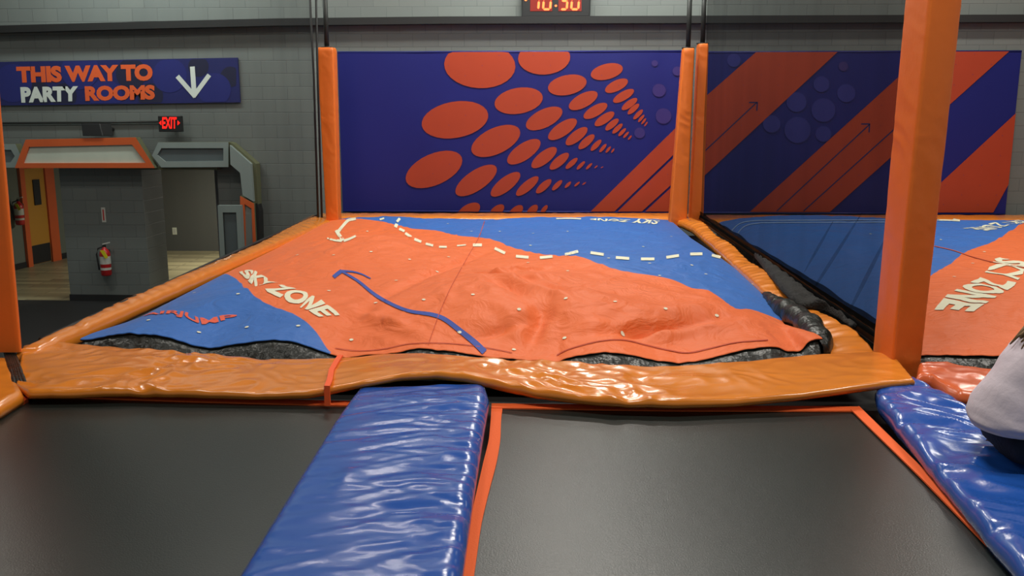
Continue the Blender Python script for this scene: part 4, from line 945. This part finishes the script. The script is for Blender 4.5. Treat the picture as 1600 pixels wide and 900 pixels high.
# ================================================================== seated person
def skin_mesh(name, joints, edges, radii, k, parent, sub=2):
    me = bpy.data.meshes.new(name); me.from_pydata([tuple(np.array(j) - np.array(parent.location)) for j in joints], edges, []); me.materials.append(M[k])
    o = bpy.data.objects.new(name, me); C.objects.link(o); o.parent = parent
    s_ = o.modifiers.new('skin', 'SKIN')
    if not me.skin_vertices: 
        bpy.context.view_layer.objects.active = o
    for i, r in enumerate(radii):
        me.skin_vertices[0].data[i].radius = r if hasattr(r, '__len__') else (r, r)
    me.skin_vertices[0].data[0].use_root = True
    s_.use_smooth_shade = True
    m = o.modifiers.new('sub', 'SUBSURF'); m.levels = sub; m.render_levels = sub
    return o
pb = P(1585, 735, .11); bx, by = pb[0] + .03, pb[1] + .12
pr = thing('person', (bx, by, .1), 'seated person in white shirt and dark trousers on the blue pad at right edge', 'person')
J = lambda x, y, z: (bx + x, by + y, .11 + z * (1.0 if z < .13 else 1 + .03 * min(1, (z - .13) / .1)))
body = [J(0, 0, .13), J(.01, 0, .24), J(.05, 0, .36), J(.12, 0, .47), J(.18, 0, .54), J(.22, 0, .60), J(.27, 0, .70), J(.28, 0, .80),
        J(.02, -.1, .11), J(.36, -.16, .24), J(.60, -.15, .05), J(.74, -.15, .04),
        J(.02, .1, .11), J(.36, .16, .24), J(.60, .15, .05), J(.74, .15, .04),
        J(.17, -.16, .50), J(.28, -.22, .30), J(.46, -.12, .27), J(.17, .16, .50), J(.28, .22, .30), J(.46, .12, .27)]
edg = [(0, 1), (1, 2), (2, 3), (3, 4), (4, 5), (5, 6), (6, 7), (0, 8), (8, 9), (9, 10), (10, 11), (0, 12), (12, 13), (13, 14), (14, 15), (3, 16), (16, 17), (17, 18), (3, 19), (19, 20), (20, 21)]
rad = [(.12, .14), (.10, .12), (.10, .12), (.09, .11), (.055, .06), (.05, .05), (.085, .08), (.075, .07), .085, .06, .04, .03, .085, .06, .04, .03, .05, .036, .026, .05, .036, .026]
skin_mesh('body', body, edg, rad, 'skin', pr)
# shirt: loose shell lofted around the torso
def loft(rings, k, n=40, wrk=.008, close=True, sd_=0):
    mb = MB(); vs = []
    for i, (c, rx, ry, tilt) in enumerate(rings):
        for j in range(n):
            t = 2 * math.pi * j / n; dx = rx * math.cos(t); dy = ry * math.sin(t); h = 1 + wrk / .1 * ns(math.cos(t) * 1.5 + i * .15, math.sin(t) * 1.5, i * .35 + sd_)
            vs.append((c[0] + dx * h * math.cos(tilt), c[1] + dy * h, c[2] + dx * h * -math.sin(tilt)))
    fs = [(i * n + j, i * n + (j + 1) % n, (i + 1) * n + (j + 1) % n, (i + 1) * n + j) for i in range(len(rings) - 1) for j in range(n)]
    if close: fs.append(tuple((len(rings) - 1) * n + j for j in range(n)))
    mb.add(vs, fs, k, True); return mb
def interp_rings(keys, n):
    keys = [np.array(list(k[0]) + list(k[1:]), float) for k in keys]; sm_ = smooth2(keys, n); return [((r[0], r[1], r[2]), r[3], r[4], r[5]) for r in sm_]
R_ = interp_rings([(J(.02, 0, .17), .172, .212, -.1), (J(.01, 0, .18), .180, .22, -.05), (J(.01, 0, .215), .178, .215, .1), (J(.045, 0, .31), .152, .195, .35), (J(.08, 0, .40), .13, .19, .5), (J(.125, 0, .48), .11, .18, .6), (J(.165, 0, .53), .08, .13, .7), (J(.19, 0, .56), .06, .065, .7)], 5)
sh = loft(R_, 'shirt', wrk=.006)
for sg in (-1, 1):
    rr = interp_rings([(J(.14, sg * .13, .50), .07, .07, 0), (J(.18, sg * .18, .44), .068, .068, 0), (J(.23, sg * .21, .36), .062, .062, 0), (J(.27, sg * .22, .31), .06, .06, 0)], 4)
    l2 = loft(rr, 'shirt', n=20, close=False, sd_=4); sh.add(l2.v, l2.f, 'shirt', True)
sh.build('shirt', pr)
skin_mesh('trousers', [J(-.01, 0, .12), J(.03, -.09, .115), J(.36, -.16, .24), J(.58, -.15, .08), J(.03, .09, .105), J(.36, .16, .24), J(.58, .15, .08), J(.0, 0, .17)], [(0, 1), (1, 2), (2, 3), (0, 4), (4, 5), (5, 6), (0, 7)],
          [(.165, .185), .125, .09, .055, .125, .085, .055, (.13, .16)], 'trousers', pr)
hr = MB()
rr = interp_rings([(J(.29, 0, .84), .02, .02, 0), (J(.27, 0, .82), .08, .08, 0), (J(.26, 0, .76), .105, .10, 0), (J(.24, 0, .68), .10, .10, .1), (J(.20, 0, .62), .08, .10, .3), (J(.15, 0, .57), .05, .09, .3), (J(.11, -.02, .53), .03, .06, .3)], 4)
hr = loft(rr, 'hair', n=32, wrk=.012)
rnd = random.Random(3)
for q in range(26):
    y0_ = rnd.uniform(-.09, .08); x1 = rnd.uniform(.0, .13); hr.tube([J(.19, y0_, .64), J(.10, y0_ * 1.1, .615), J(.045 + x1 * .2, y0_ * 1.2 - .02, .575), J(-.03 + x1 * .7, y0_ * 1.25 - .03, .52 + rnd.uniform(-.03, .03))], [.018, .017, .012, .003], 'hair', 6)
hr.build('hair', pr)
for sg in (-1, 1):
    mb = MB(); c = J(.70, sg * .15, .035); mb.lathe([(0, -.035), (.045, -.035), (.05, -.01), (.04, .03), (0, .04)], c, 'shoe', 16)
    v = np.array(mb.v); v[:, 0] = c[0] + (v[:, 0] - c[0]) * 2.3; mb.v = [tuple(a_) for a_ in v]; mb.build('shoe', pr)
# face features and fingers
fm = MB()
fc = J(.36, 0, .73)
fm.lathe([(0, -.02), (.012, -.012), (.014, 0), (.008, .02), (0, .03)], (fc[0] + .0, fc[1], fc[2] - .005), 'skin', 10)
for sg in (-1, 1):
    e = J(.35, sg * .03, .755); fm.lathe([(0, -.009), (.008, -.004), (.008, .004), (0, .009)], e, 'trousers', 8)
fm.tube([J(.352, -.022, .695), J(.362, 0, .692), J(.352, .022, .695)], .005, 'printred', 6)
fm.build('face', pr)
for sg in (-1, 1):
    for q in range(5):
        w0 = J(.46, sg * .12, .27); d = (q - 2) * .017
        jl = [w0, (w0[0] + .05, w0[1] + d, w0[2] + .0), (w0[0] + .085 - .006 * abs(q - 1.6), w0[1] + d * 1.2, w0[2] - .012), (w0[0] + .11 - .01 * abs(q - 1.6), w0[1] + d * 1.2, w0[2] - .035)]
        if q == 4: jl = [w0, (w0[0] + .02, w0[1] - sg * .03, w0[2]), (w0[0] + .05, w0[1] - sg * .045, w0[2] - .01), (w0[0] + .07, w0[1] - sg * .045, w0[2] - .02)]
        hm = MB(); hm.tube(jl, [.018, .012, .009, .007], 'skin', 8); hm.build('finger', pr)

GR = {'padded_post': 'orange padded posts', 'frame_pad': 'orange vinyl frame pads', 'safety_pad': 'blue vinyl pads', 'air_bag': 'printed air bags', 'trampoline': 'black trampoline mats',
      'mural_banner': 'printed wall banners', 'fire_extinguisher': 'red fire extinguishers', 'safety_net': 'black safety nets'}
for o in C.objects:
    if o.parent is None and o.name.split('.')[0] in GR and 'category' in o: o['group'] = GR[o.name.split('.')[0]]
